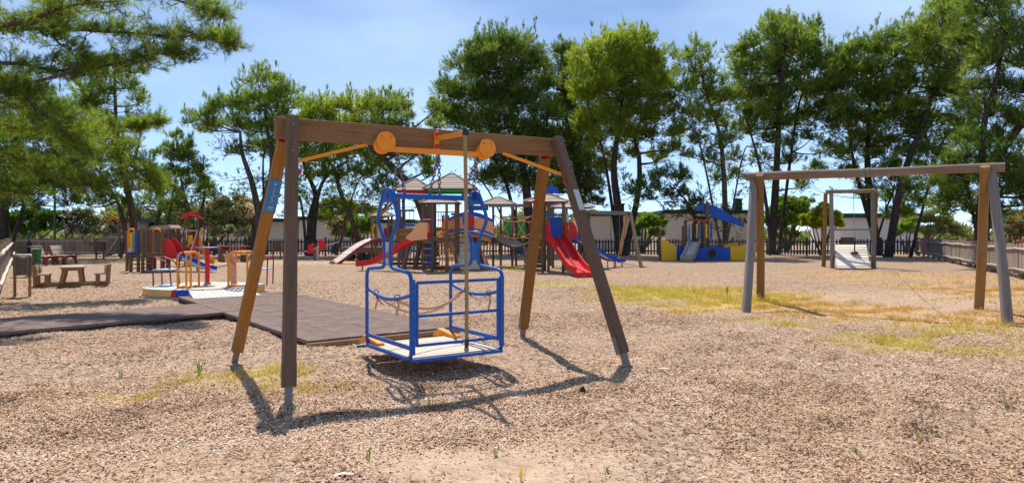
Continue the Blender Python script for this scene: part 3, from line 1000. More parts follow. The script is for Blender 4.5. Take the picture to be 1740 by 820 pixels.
for z in (.985, .62, .40):
    MB().beam(V(f_l[0], f_l[1], z)+ud*.05+un*.75, V(f_r[0], f_r[1], z)-ud*.05+un*.75, .12, .06).build('ledge_plank', 'log_grey', fg)
rl, rr = P(1419, 417, 30.4), P(1472, 417, 30.0)
ql, qr = G(1421, 457), G(1478, 457)
for k in range(9):
    t0, t1 = k/9, (k+1)/9-.012
    A_, B_ = rl+(ql-rl)*t0, rr+(qr-rr)*t0
    C_, D_ = rr+(qr-rr)*t1, rl+(ql-rl)*t1
    cc = (A_+B_+C_+D_)/4
    ex = nrm(B_-A_); ey = nrm((D_-A_) - ex*np.dot(D_-A_, ex)); ez = np.cross(ex, ey)
    MB().box(cc+V(0, 0, .02), (np.linalg.norm(B_-A_+C_-D_)/2, np.linalg.norm(D_-A_), .035), np.array((ex, ey, ez))).build('ramp_plank', 'plank_pale', fg)
for p_, q_ in ((rl, ql), (rr, qr)):
    MB().beam(p_ - V(0, 0, .06), q_ - V(0, 0, .03), .06, .12).build('ramp_bearer', 'picnic', fg)
fm = (f_l+f_r)/2
for sg in (-1, 1):
    MB().tube([fm + ud*.07*sg - ud*.03, fm + ud*.07*sg + ud*.03], .098, 14).build('clamp', 'steel', fg)
cb = [fm + V(0, 0, .11) + (cm + V(0, 0, .10) - fm - V(0, 0, .11))*t - V(0, 0, .25*4*t*(1-t)*.4) for t in np.linspace(0, 1, 14)]
tag(MB().tube(cb, .007, 6).build('steel_cable', 'steel', org=tuple(cb[0])), 'thin steel cable stretched between the two log gantries', 'cable')
hr = V(*(fm + V(.02, -.25, 0)))
tag(MB().tube([hr + V(0, .1, .0), V(hr[0], hr[1], 1.15)], .014, 6).build('hanging_rope', 'rope', org=(hr[0], hr[1], 1.15)), 'thin rope hanging from the small far gantry above the ramp', 'rope')
st = thing('button_seat', 'round black button seat hanging over the pale plank ramp', 'swing seat', (hr[0], hr[1], .68))
MB().tube([V(hr[0], hr[1], 1.16), V(hr[0], hr[1], .70)], .028, 8).build('sleeve', 'black', st)
MB().lathe([(.03, .05), (.10, .03), (.17, .0), (.175, -.03), (.10, -.05)], (hr[0], hr[1], .68), 16).build('seat', 'black', st)

# ================================================================== MERRY-GO-ROUND
mc = V(-7.56, 16.85, 0)
mg = thing('merry_go_round', 'wheelchair merry-go-round with apricot rim, yellow hoops and red centre post', 'merry-go-round', mc)
MB().lathe([(1.46, -.05), (1.46, .045), (1.33, .055), (.1, .055)], mc, 40, False).build('plinth', 'concrete', mg)
RD = 1.37
md3 = v3(mdir); mn3 = v3(mnor)
ra = math.atan2(mdir[1], mdir[0])
def arc(r, a0, a1, n=9):
    return [mc + V(r*math.cos(a), r*math.sin(a), 0) for a in np.linspace(a0, a1, n)]
dk = MB().lathe([(RD-.03, .10), (RD-.03, .205), (.02, .207)], mc, 40, False).build('deck', 'pale_blue', mg)
strip_m = MB()
for k in range(12):
    yy = -.55 + 1.1*(k+.5)/12
    L = math.sqrt((RD-.05)**2 - yy*yy)
    q0 = mc + mn3*yy + V(0, 0, .212)
    MB().box(q0, (2*L, 1.1/12-.008, .012), np.array((md3, mn3, (0, 0, 1)))).build('deck_strip', 'deckpale', mg)
panels = [(ra+.46, ra+.62, 'red'), (ra-.76, ra-.685, 'red'), (ra-2.3, ra-.77, 'apricot'), (ra-3.75, ra-2.32, 'apricot'), (ra+.64, ra+1.5, 'apricot'), (ra+1.52, ra+2.5, 'apricot')]
panels += [(ra-.68, ra-.25, 'deep_blue')]
for a0_, a1_, m_ in panels:
    g = MB()
    aa = np.linspace(a0_, a1_-.01, max(3, int((a1_-a0_)/.09)))
    vs = []
    for a in aa:
        for r, z in ((RD-.02, .055), (RD+.005, .055), (RD+.005, .212), (RD-.02, .212)):
            vs.append(mc + V(r*math.cos(a), r*math.sin(a), z))
    k = len(aa); fs = []; us = []
    for i in range(k-1):
        for j in range(4):
            fs.append((i*4+j, (i+1)*4+j, (i+1)*4+(j+1) % 4, i*4+(j+1) % 4)); us.append([(i*.1, j*.1), (i*.1+.1, j*.1), (i*.1+.1, j*.1+.1), (i*.1, j*.1+.1)])
    fs += [(0, 1, 2, 3), ((k-1)*4+3, (k-1)*4+2, (k-1)*4+1, (k-1)*4)]; us += [[(0, 0), (.1, 0), (.1, .1), (0, .1)]]*2
    g._add(vs, fs, us); g.build('rim_panel', m_, mg)
# ramp toward the mat
r0, r1 = mc + md3*1.29 + V(0, 0, .20), mc + md3*2.05 + V(0, 0, .075)
MB().prism([(-.68, 0), (.68, 0), (.74, 1), (-.74, 1)], (0, 0, 0), V(1, 0, 0), V(0, 1, 0), V(0, 0, 1), 1)
g = MB()
vs = [r0-mn3*.66, r0+mn3*.66, r1+mn3*.72, r1-mn3*.72]
lo = [V(p_[0], p_[1], .03) for p_ in vs]
g._add(vs+lo, [(0, 1, 2, 3), (7, 6, 5, 4), (0, 3, 7, 4), (1, 5, 6, 2), (3, 2, 6, 7), (0, 4, 5, 1)], [[(0, 0), (1, 0), (1, 1), (0, 1)]]*6)
rp_ = g.build('ramp', 'ramp_white', mg)
for k in range(13):
    s = -.62 + 1.24*k/12
    MB().beam(r0 + mn3*s + V(0, 0, .004), r1 + mn3*s*1.08 + V(0, 0, .004), .012, .012).build('ramp_rib', 'ramp_white', rp_)
# centre post with a turning wheel
MB().tube([mc+V(-.05, .2, .2), mc+V(-.05, .2, .27)], .085, 14).build('post_foot', 'concrete', mg)
MB().tube([mc+V(-.05, .2, .2), mc+V(-.05, .2, 1.13)], .055, 14).build('post', 'red', mg)
MB().lathe([(.28, -.012), (.29, 0), (.28, .014), (.05, .02)], mc+V(-.05, .2, 1.14), 24).build('hand_wheel', 'sign_blue', mg)
# yellow hoops: two bent tubes each joined by rungs at the bottom and top
def hoop(px0, px1, Z, ytop, name):
    x0, x1 = (px0-870)*Z/F, (px1-870)*Z/F
    zt = EYE - (ytop-HY)*Z/F
    grp = []
    for dz_, w_ in ((0, 1.0), (.42, 1.0)):
        pts = [V(x0, Z+dz_, .21), V(x0, Z+dz_, zt), V(x1, Z+dz_+.12, zt), V(x1, Z+dz_+.12, .21)]
        MB().tube(round_path(pts, .14, 6), .025, 10).build('grab_hoop', 'yellow', mg)
    for xx, zz_ in ((x0+.02, .235), (x1-.02, .235), ((x0+x1)/2, zt+.005), (x0+.12, zt), (x1-.12, zt)):
        MB().tube([V(xx, Z+.0, zz_), V(xx, Z+.46, zz_)], .024, 8).build('rung', 'yellow', mg)
    MB().tube([V(x0, Z, .24), V(x1, Z+.12, .24)], .024, 8).build('rung', 'yellow', mg)
hoop(302, 320, 15.98, 429, 'a')
hoop(388, 417, 16.35, 428, 'b')
cl = MB()
q = P(387, 430, 16.45)
cl.sweep([q, q+V(.05, .1, -.3), q+V(.0, .2, -.55), q+V(.06, .24, -.75)], [(-.02, -.12), (.02, -.10), (.015, .12), (-.02, .10)], V(.3, 1, 0))
tag(cl.build('wrapped_cloth', 'strap', org=tuple(q)), 'faded cloth strap wound round the right yellow hoop of the merry-go-round', 'cloth')
# seats with red frames
def seat(x, y, w_, sgn):
    g = MB()
    for dy in (0, .42):
        pts = [V(x, y+dy, .2), V(x-.02*sgn, y+dy, .93), V(x+w_*.75*sgn, y+dy, .80), V(x+w_*sgn, y+dy, .66), V(x+(w_+.04)*sgn, y+dy, .2)]
        MB().tube(round_path(pts, .10, 5), .018, 8).build('seat_frame', 'maroon', mg)
    MB().box((x+w_*.55*sgn, y+.21, .60), (w_*1.15, .5, .03)).build('seat', 'pale_blue', mg, bevel=.008)
    MB().tube([V(x, y, .90), V(x, y+.42, .90)], .016, 8).build('back_bar', 'maroon', mg)
seat(-8.80, 16.75, .40, 1)
seat(-6.14, 17.1, .36, -1)

# ================================================================== LEFT CORNER: TABLE, BIN, BENCHES
tb0 = V(-12.6, 19.6, 0)
tset = thing('picnic_table', 'low brown picnic table joined to four single seats on a ground frame', 'picnic table', tb0)
tx, tn = nrm(V(1, .50, 0)), nrm(V(-.50, 1, 0))
def tp(a, b_, z): return tb0 + tx*a + tn*b_ + V(0, 0, z)
AX = np.array((tx, tn, (0, 0, 1)))
for k in range(5):
    MB().box(tp(0, -.42+.21*k, .56), (.70, .195, .045), AX).build('tabletop_plank', 'pale_top', tset)
for b_ in (-.38, .38):
    MB().beam(tp(-.22, b_, .54), tp(-.34, b_, .04), .08, .11, up=tx).build('leg', 'picnic', tset)
    MB().beam(tp(.22, b_, .54), tp(.30, b_, .04), .08, .11, up=tx).build('leg', 'picnic', tset)
    MB().box(tp(0, b_, .50), (.62, .07, .07), AX).build('top_bearer', 'picnic', tset)
    MB().box(tp(0, b_, .05), (2.2, .09, .09), AX).build('ground_rail', 'picnic', tset)
for sg in (-1, 1):
    for b_ in (-.34, .34):
        x0 = sg*.72; x1 = sg*1.05
        MB().box(tp((x0+x1)/2, b_, .36), (.40, .34, .045), AX).build('seat', 'pale_top', tset)
        for dx in (x0+.04*sg,):
            for db in (-.1, .1):
                MB().box(tp(dx, b_+db, .18), (.07, .07, .32), AX).build('seat_leg', 'picnic', tset)
        for db in (-.15, .15):
            MB().beam(tp(x1+sg*.02, b_+db, .0), tp(x1+sg*.06, b_+db, .62), .075, .075, up=tn).build('back_post', 'picnic', tset)
        for z in (.46, .57):
            MB().box(tp(x1-sg*.03, b_, z), (.035, .36, .10), AX).build('backrest_slat', 'pale_top' if z > .5 else 'picnic', tset)

bn_ = thing('litter_bin', 'slatted wooden litter bin hung between two posts by the left fence', 'litter bin', (-11.62, 16.2, 0))
for x_ in (-11.80, -11.44):
    MB().box((x_, 16.2, .46), (.075, .075, .92+.1)).build('post', 'picnic', bn_)
for k in range(8):
    MB().box((-11.80+.052*(k+.0)+.0, 16.135, .72), (.046, .022, .44)).build('slat', 'bin_wood', bn_)
for k in range(6):
    for x_ in (-11.835, -11.40):
        MB().box((x_, 16.17+.055*k, .72), (.02, .05, .44)).build('slat', 'bin_wood', bn_)
MB().box((-11.62, 16.31, .72), (.36, .30, .40)).build('liner', 'black', bn_)
bag = MB(); bag.lathe([(.13, .86), (.20, .90), (.205, 1.0), (.19, 1.005), (.18, .92)], (-11.60, 16.32, 0), 14)
bag.build('bag', 'white', bn_)
MB().box((-11.62, 16.12, .60), (.05, .01, .05)).build('latch', 'steel', bn_)

bn_.rotation_euler = (0, 0, .60); bn_.scale = (.80, .7, 1)
tset.scale = (.80, .80, .95)
bp_ = thing('spinner_post', 'black post with two flat round plates, behind the slatted litter bin', 'play post', (-17.05, 24.1, 0))
MB().tube([V(-17.05, 24.1, -.1), V(-17.05, 24.1, 1.02)], .055, 10).build('post', 'black', bp_)
MB().lathe([(.05, 1.02), (.085, 1.06), (.08, 1.2), (.02, 1.27)], (-17.05, 24.1, 0), 12).build('knob', 'black', bp_)
MB().lathe([(.05, .975), (.36, 1.0), (.37, 1.02), (.1, 1.05)], (-17.0, 24.1, 0), 20).build('plate', 'black', bp_)
MB().lathe([(.05, .78), (.20, .80), (.21, .82), (.05, .84)], (-17.12, 24.0, 0), 20).build('plate', 'black', bp_)
gb = thing('hanging_bin', 'green round plastic bin fixed on a short stake beside the red benches', 'litter bin', (-17.45, 25.0, 0))
MB().lathe([(.115, .42), (.15, .88), (.165, .89), (.165, .92), (.14, .92), (.13, .60), (.02, .55)], (-17.40, 25.0, 0), 18).build('bucket', 'bin_green', gb)
MB().tube([V(-17.40, 25.19, -.1), V(-17.40, 25.19, .95)], .03, 8).build('post', 'steel', gb)

def red_bench(x0, y0, label):
    bh = thing('park_bench', label, 'bench', (x0, y0, 0), 'red brown benches by the plank fence')
    dv, sv = nrm(V(1, .12, 0)), nrm(V(-.12, 1, 0))      # facing, along
    def q(a, b_, z): return V(x0, y0, 0) + dv*a + sv*b_ + V(0, 0, z)
    LN = 1.2
    bh.scale = (.78, .78, .92)
    for b_ in (0, LN):
        MB().prism([(-.45, .93), (-.36, .95), (-.18, .44), (.52, .44), (.56, .42), (.60, 0), (.50, 0), (.44, .25), (.28, .34), (.08, .33), (-.08, .20), (-.12, 0), (-.26, 0), (-.28, .34)], q(0, b_, 0), dv, V(0, 0, 1), sv, .09).build('end_frame', 'bench_red', bh)
    for k in range(6):
        MB().box(q(-.10+.11*k, LN/2, .465), (.095, LN+.05, .03), np.array((dv, sv, (0, 0, 1)))).build('seat_slat', 'pale_top', bh)
    bd_ = nrm(dv*-.22 + V(0, 0, .5)); bnn = np.cross(sv, bd_)
    for k in range(5):
        MB().box(q(-.19, LN/2, .50) + bd_*(.05+.105*k) + bnn*.02, (.095, LN+.05, .028), np.array((bd_, sv, bnn))).build('backrest_slat', 'pale_top', bh)
red_bench(-22.0, 31.6, 'left one of the two red brown benches with pale slats by the plank fence')
red_bench(-21.75, 32.6, 'right one of the two red brown benches with pale slats by the plank fence')

# dark bins on posts by the fences
for x_, y_, lab in ((-23.9, 39.6, 'dark slatted bin on posts in front of the plank fence gate'), (-13.65, 39.6, 'dark slatted bin on posts in front of the picket fence near the forked pine')):
    o_ = thing('slatted_bin', lab, 'litter bin', (x_, y_, 0), 'dark slatted bins along the fences')
    for s in (-1, 1):
        MB().box((x_+s*.22, y_, .52), (.07, .07, 1.04)).build('post', 'play_post', o_)
    for k in range(6):
        MB().box((x_-.19+.076*k, y_-.06, .72), (.066, .022, .54)).build('slat', 'play_post', o_)
    MB().box((x_, y_+.13, .72), (.38, .3, .5)).build('liner', 'black', o_)

# ================================================================== TODDLER FORT (left)
fz = 26.8
ft = thing('toddler_fort', 'low brown timber fort with steps, orange panels and a blue slide beside the merry-go-round', 'play fort', (-14.3, 27.4, 0))
def X_(px, Z=fz): return (px-870)*Z/F
DK = .70
def post(px, Z, top, par, m='play_post', w_=.095, name='post'):
    x = X_(px, Z)
    return MB().box((x, Z, (top-.25)/2), (w_, w_, top+.25)).build(name, m, par, bevel=.008)
for px, Z, top in ((216, 27.4, 1.6), (222.5, 26.9, 1.55), (235, 26.7, 1.66), (242.5, 26.4, 1.70), (284.5, 26.6, 1.62), (251, 28.2, 1.6), (256.5, 28.2, 1.58), (277.5, 27.6, 1.5), (263, 28.3, 1.5)):
    post(px, Z, top, ft)
x0, x1 = X_(243, 26.4), X_(284, 26.6)
for k in range(8):
    MB().box((x0+(x1-x0)*.5, 26.6+.21*k, DK), (x1-x0+.1, .2, .05)).build('deck_plank', 'play_warm', ft)
MB().box(((x0+x1)/2, 26.46, DK-.08), (x1-x0, .05, .12)).build('deck_beam', 'play_post', ft)
MB().box(((x0+x1)/2, 26.48, 1.50), (x1-x0, .05, .05)).build('railing', 'play_post', ft)
for k in range(5):
    MB().box((x0+(x1-x0)*(k+.75)/5.4, 26.43, 1.13), (.115, .028, .80)).build('fence_board', 'play_post', ft)
for k in range(4):
    MB().box((x0+(x1-x0)*(k+.75)/4.4, 28.25, 1.13), (.115, .028, .78)).build('fence_board', 'play_post', ft)
# left bay: ladder steps
for k in range(4):
    MB().box((X_(229), 26.75+.12*k, .12+.16*k), (.50, .16, .04)).build('step', 'play_warm', ft)
    MB().box((X_(247), 26.9, .15+.15*k), (.28, .10, .04)).build('rung', 'play_warm', ft)
MB().box((X_(218.5), 27.1, 1.14), (.12, .03, .78)).build('panel', 'orange', ft)
MB().box((X_(227), 26.62, 1.12), (.18, .03, .80)).build('panel', 'panel_yellow', ft)
MB().box((X_(231), 26.6, 1.14), (.05, .03, .74)).build('panel', 'green', ft)
MB().box((X_(238.5), 26.5, 1.14), (.10, .03, .78)).build('panel', 'deep_blue', ft)
MB().tube(round_path([V(X_(223), 26.6, .75), V(X_(223), 26.6, 1.66), V(X_(233), 26.6, 1.66), V(X_(233), 26.6, 1.45)], .14, 6), .035, 8).build('arch', 'yellow', ft)
MB().tube(round_path([V(X_(262), 26.7, .75), V(X_(262), 26.7, 1.66), V(X_(275), 26.7, 1.66), V(X_(275), 26.7, .75)], .16, 6), .04, 8).build('arch', 'yellow', ft)
MB().ball((X_(229.5), 26.5, .86), .10, 12).build('knob', 'label_white', ft)
MB().box((X_(228.5), 26.55, .72), (.13, .06, .14)).build('panel', 'deep_blue', ft)
rf = MB()
rf.prism([(-.42, 0), (-.34, .10), (.36, .14), (.46, .02), (.44, -.02), (-.42, -.05)], (X_(281, 28.4), 28.4, 1.70), V(1, 0, 0), V(0, 0, 1), V(0, 1, 0), .9)
rf.build('flat_roof', 'roof_wood', ft)
for s in (-.36, .36):
    for t in (-.4, .4):
        MB().box((X_(281, 28.4)+s, 28.4+t, .8), (.08, .08, 1.75)).build('post', 'play_post', ft)
# red side panel and blue slide to the right
xs0 = X_(287, 26.75)
MB().prism([(0, .5), (-.02, 1.32), (.10, 1.30), (.26, 1.12), (.40, .88), (.48, .66), (.3, .58)], (xs0, 26.45, 0), V(1, 0, 0), V(0, 0, 1), V(0, 1, 0), .04).build('side_panel', 'red', ft)
MB().prism([(0, .5), (-.02, 1.32), (.10, 1.30), (.26, 1.12), (.40, .88), (.48, .66), (.3, .58)], (xs0, 27.05, 0), V(1, 0, 0), V(0, 0, 1), V(0, 1, 0), .04).build('side_panel', 'red', ft)
sp = smooth_path([V(xs0-.05, 26.75, .70), V(xs0+.35, 26.73, .58), V(xs0+.85, 26.7, .36), V(xs0+1.35, 26.66, .14), V(xs0+1.70, 26.62, .07), V(xs0+1.82, 26.6, .06)], 5)
CH = [(-.27, 0), (.27, 0), (.27, .15), (.24, .15), (.24, .03), (-.24, .03), (-.24, .15), (-.27, .15)]
slb = MB().sweep(sp, CH, V(0.05, 1, 0)).build('slide', 'deep_blue', ft)
MB().sweep([p_ + V(0, -.285, .02) for p_ in sp[8:]], [(-.012, -.02), (.012, -.02), (.012, .10), (-.012, .10)], V(.05, 1, 0)).build('slide_edge', 'label_white', slb)
MB().tube([V(xs0+1.25, 26.5, -.05), V(xs0+1.2, 26.5, .2)], .03, 8).build('slide_foot', 'picnic', slb)
MB().tube([V(xs0+1.6, 26.9, .1), V(xs0+2.35, 27.3, .30)], .022, 6).build('stake', 'picnic', ft)

# ================================================================== RED ROOFED TOWER
tz = 32.0
tw = thing('red_roof_tower', 'small play tower with a red gable roof, red stair sides and an orange slide', 'play tower', (X_(325, tz), tz, 0))
for px, Z, top in ((313, tz, 2.62), (338, tz, 2.62), (314, tz+1.0, 2.62), (338, tz+1.0, 2.62)):
    post(px, Z, top, tw)
xa, xb = X_(311, tz), X_(340, tz)
MB().prism([(xa-.18, 2.32), (xa-.18, 2.42), ((xa+xb)/2, 2.72), (xb+.18, 2.42), (xb+.18, 2.32), (xb-.08, 2.36), ((xa+xb)/2+.2, 2.48), ((xa+xb)/2-.2, 2.48), (xa+.08, 2.36)], (0, tz+.45, 0), V(1, 0, 0), V(0, 0, 1), V(0, 1, 0), 1.3).build('roof', 'red', tw)
MB().tube([V(X_(313, tz), tz-.07, 1.72), V(X_(337.5, tz), tz-.07, 1.72)], .035, 8).build('railing', 'orange', tw)
MB().box(((xa+xb)/2, tz+.5, .86), (xb-xa-.05, 1.0, .06)).build('deck', 'play_warm', tw)
MB().box((X_(322.5, tz), tz+.95, 1.25), (.26, .04, .46)).build('panel', 'panel_yellow', tw, bevel=.01)
MB().box((X_(318, tz), tz+.9, .95), (.2, .05, .12)).build('panel', 'yellow', tw)
# stair toward the viewer with red triangular sides
for s, px in ((-1, 313.5), (1, 336.5)):
    x = X_(px, tz) 
    fo = V(x-.34, tz-1.5, .0)
    to = V(x, tz-.05, 0)
    dd = nrm(to-fo)
    MB().prism([(0, .38), (.0, .62), (1.45, 1.55), (1.45, .70), (.6, .25)], (fo[0], fo[1], 0), dd, V(0, 0, 1), np.cross(dd, V(0, 0, 1)), .035).build('stair_side', 'red', tw)
    MB().beam(fo + V(0, 0, .66)+V(0, -.02, 0), to + V(0, 0, 1.70), .05, .05).build('handrail', 'label_white', tw)
    MB().beam(fo + V(0, 0, .66)+V(0, -.02, 0), fo+V(0, 0, -.1), .05, .05).build('handrail_post', 'label_white', tw)
for k in range(6):
    c = V(X_(325, tz)-.34*(1-k/6), tz-1.42+.24*k, .12+.13*k)
    MB().box(c, (.58, .2, .035)).build('step', 'play_warm', tw)
sp = smooth_path([V(X_(339, tz), tz+.3, .88), V(X_(344, tz), tz+.25, .78), V(X_(352, tz), tz+.15, .42), V(X_(361, tz), tz+.0, .12), V(X_(369, tz), tz-.1, .05)], 5)
MB().sweep(sp, [(-.3, 0), (.3, 0), (.3, .22), (.26, .22), (.26, .03), (-.26, .03), (-.26, .22), (-.3, .22)], V(.12, 1, 0)).build('slide', 'yellow', tw)
MB().prism([(0, .75), (0, 1.5), (.06, 1.5), (.22, 1.1), (.3, .72)], (X_(339.5, tz), tz-.02, 0), V(1, 0, 0), V(0, 0, 1), V(0, 1, 0), .04).build('slide_side', 'yellow', tw)

tw.rotation_euler = (0, 0, .42); tw.scale = (.80, .8, .94)
# red topped table far behind
rt_ = thing('play_table', 'long red topped table with a red bench and a yellow bench by the picket fence', 'table', (-15.0, 36.6, 0))
MB().box((-15.0, 36.6, .80), (1.75, .55, .05)).build('tabletop', 'red', rt_)
MB().box((-14.9, 37.4, .52), (1.9, .28, .05)).build('bench', 'maroon', rt_)
MB().box((-14.4, 35.8, .40), (1.4, .28, .05)).build('bench', 'panel_yellow', rt_)
for x_ in (-15.6, -14.4):
    MB().box((x_, 36.6, .37), (.16, .4, .80)).build('leg', 'play_post', rt_)
    MB().box((x_+.2, 37.4, .24), (.14, .2, .52)).build('leg', 'play_post', rt_)
    MB().box((x_*.97-.03, 35.8, .18), (.14, .2, .40)).build('leg', 'play_post', rt_)

# seesaw
ss = thing('seesaw', 'plank seesaw on a teal and orange post with red side figures', 'seesaw', (-11.0, 38.2, 0))
a, b_ = P(497, 433, 38.2), P(575, 411, 38.2)
MB().beam(a, b_, .22, .06).build('plank', 'plank_tan', ss)
c = P(536, 430, 38.2)
MB().box((c[0]-.03, 38.2, .33), (.14, .14, .72)).build('post', 'sign_blue', ss)
MB().box((c[0]+.13, 38.2, .40), (.12, .14, .72)).build('post', 'orange', ss)
for dx, s in ((-.24, -1), (.42, 1)):
    MB().prism([(-.2, .0), (.16, .0), (.22, .20), (.1, .30), (.16, .46), (.02, .52), (-.14, .60), (-.24, .46), (-.12, .30)], (c[0]+dx, 38.05, .48 + .12*s), V(s, 0, 0), V(0, 0, 1), V(0, 1, 0), .05).build('side_figure', 'red', ss)

# dark wagon behind the arched ramp
wg = thing('wooden_wagon', 'low dark wooden wagon on small wheels behind the arched ramp', 'play wagon', (-8.2, 38, 0))
MB().box((-8.2, 38, .55), (2.2, .9, .28)).build('body', 'play_post', wg)
MB().box((-8.2, 38, .72), (2.3, 1.0, .05)).build('top_board', 'fence_grey', wg)
for x_ in (-9.0, -8.35, -7.9, -7.3):
    MB().tube([V(x_, 37.5, .2), V(x_, 37.58, .2)], .2, 16).build('wheel', 'black', wg)
    MB().tube([V(x_, 38.42, .2), V(x_, 38.5, .2)], .2, 16).build('wheel', 'black', wg)
    MB().box((x_, 38, .33), (.08, .8, .18)).build('axle_block', 'play_post', wg)

# ================================================================== THE CENTRAL PLAYSET
pz = 27.6
ps = thing('climbing_castle', 'large timber climbing castle with hut roofs, bridges, red slides and an arched ramp', 'playground', (-2.0, 28.5, 0))
def vpost(px, Z, top, m='play_post', w_=.11):
    x = X_(px, Z)
    return MB().tube([V(x, Z, -.25), V(x, Z, top)], [w_/2*1.05, w_/2], 10).build('post', m, ps)
def sq_post(x, y, top, m='play_post', w_=.105):
    return MB().box((x, y, (top-.2)/2), (w_, w_, top+.2)).build('post', m, ps, bevel=.008)
def pyramid(cx, cy, half, z0, z1, rows, flat=.12, over=.0, rot=0.0, par=None, m='roof_wood'):
    """hipped roof of lapped boards: every course a board of its own, ridge battens over the joints"""
    par = par or ps
    cr, sr = math.cos(rot), math.sin(rot)
    def pt_(a, b_, z): return V(cx + a*cr - b_*sr, cy + a*sr + b_*cr, z)
    core = MB()
    core._add([pt_(-half*.97, -half*.97, z0-.01), pt_(half*.97, -half*.97, z0-.01), pt_(half*.97, half*.97, z0-.01), pt_(-half*.97, half*.97, z0-.01), pt_(-flat*half, -flat*half, z1-.03), pt_(flat*half, -flat*half, z1-.03), pt_(flat*half, flat*half, z1-.03), pt_(-flat*half, flat*half, z1-.03)],
              [(3, 2, 1, 0), (4, 5, 6, 7), (0, 1, 5, 4), (1, 2, 6, 5), (2, 3, 7, 6), (3, 0, 4, 7)], [[(0, 0), (1, 0), (1, 1), (0, 1)]]*6)
    rfm = core.build('roof', 'play_post', par)
    dirs = [((1, 0), (0, -1)), ((0, 1), (1, 0)), ((-1, 0), (0, 1)), ((0, -1), (-1, 0))]
    for (ax_, ay_), (nx_, ny_) in dirs:
        for k in range(rows):
            t0, t1 = k/rows, (k+1.12)/rows
            w0 = half*(1-(1-flat)*t0); w1 = half*(1-(1-flat)*min(t1, 1))
            h0 = z0+(z1-z0)*t0; h1 = z0+(z1-z0)*min(t1, 1)
            tq = .02
            def at(a, wv, z): return pt_(ax_*a+nx_*wv, ay_*a+ny_*wv, z)
            g = MB()
            vs = [at(-w0, w0, h0+tq), at(w0, w0, h0+tq), at(w1, w1, h1), at(-w1, w1, h1), at(-w0, w0, h0-.005), at(w0, w0, h0-.005), at(w1, w1, h1-.02), at(-w1, w1, h1-.02)]
            g._add(vs, [(0, 1, 2, 3), (7, 6, 5, 4), (0, 4, 5, 1), (1, 5, 6, 2), (2, 6, 7, 3), (3, 7, 4, 0)], [[(-w0, 0), (w0, 0), (w1, .1), (-w1, .1)]]*2 + [[(0, 0), (.1, 0), (.1, .05), (0, .05)]]*4)
            g.build('roof_board', m, rfm)
    for sx, sy in ((-1, -1), (1, -1), (1, 1), (-1, 1)):
        MB().beam(pt_(sx*half*1.01, sy*half*1.01, z0+.03), pt_(sx*flat*half, sy*flat*half, z1+.02), .07, .025).build('ridge_batten', m, rfm)
    MB().box(pt_(0, 0, z1+.0), (flat*half*2.3, flat*half*2.3, .03), np.array(((cr, sr, 0), (-sr, cr, 0), (0, 0, 1)))).build('roof_cap', m, rfm)
    return rfm
def deck(xa, xb, ya, yb, z, n=6, m='play_warm'):
    for k in range(n):
        MB().box(((xa+xb)/2, ya+(yb-ya)*(k+.5)/n, z), (xb-xa, (yb-ya)/n-.012, .045)).build('deck_plank', m, ps)
    for y in (ya+.04, yb-.04):
        MB().box(((xa+xb)/2, y, z-.09), (xb-xa+.04, .06, .12)).build('deck_beam', 'play_post', ps)

# --- hut A (front centre)
za, zb = 26.8, 28.15
ax0, ax1 = X_(735, za), X_(772, za)
for x, y in ((ax0, za), (ax1-.30, za+.0), (X_(719, 27.4), 27.4), (ax1, 27.6), (X_(722, zb), zb), (ax1+.05, zb)):
    sq_post(x, y, 2.72)
pyramid((ax0+ax1)/2-.18, 27.5, .78, 2.70, 2.96, 4, .14)
deck(X_(719, 27.4), ax1, za, zb, 1.33)
for z in (.35, .62, .89, 1.14):
    MB().tube([V(X_(719, 27.3), 27.3, z), V(ax0, za, z)], .022, 6).build('ladder_rung', 'plank_tan', ps)
MB().beam(V(X_(719, 27.3), 27.25, 2.05), V(ax0, za-.03, 2.05), .03, .05).build('handrail', 'yellow', ps)
for z in (1.62, 2.0):
    MB().tube([V(ax0, za-.04, z), V(ax1, za+.3, z+.02)], .02, 6).build('handrail', 'red' if z > 1.9 else 'maroon', ps)
for xo in (-.0, .07, .14, .21, .28):
    MB().tube([V(ax0+.08+xo, zb+.05, 1.36), V(ax0+.08+xo, zb+.05, 2.35)], .016, 6).build('baluster', 'yellow', ps)
for z in (1.42, 2.38):
    MB().tube([V(ax0+.0, zb+.05, z), V(ax1-.1, zb+.05, z)], .03, 6).build('handrail', 'yellow', ps)
for xo in (-.62, -.47):
    MB().box((ax0+xo, zb+.3, 1.9), (.13, .05, .75)).build('panel', 'deep_blue', ps)
MB().box((ax0+.25, zb+.3, 1.9), (.12, .05, .7)).build('panel', 'maroon', ps)
MB().box((ax0+.45, zb+.3, 1.9), (.12, .05, .7)).build('panel', 'deep_blue', ps)
# trellis and blue panel under hut A
for k in range(6):
    MB().tube([V(ax0+.12+.13*k, zb+.02, .1), V(ax0+.12+.13*k, zb+.02, 1.2)], .018, 6).build('trellis_bar', 'yellow', ps)
for z in (.15, .45, .75, 1.05):
    MB().tube([V(ax0+.05, zb+.02, z), V(ax0+.85, zb+.02, z)], .018, 6).build('trellis_bar', 'yellow', ps)
for k in range(4):
    MB().box((X_(721, zb)+.02+.12*k, zb+.05, .68), (.07, .04, 1.0)).build('panel', 'deep_blue', ps)
MB().box((ax0+.3, zb+.3, .08), (2.4, .10, .12)).build('ground_beam', 'play_post', ps)
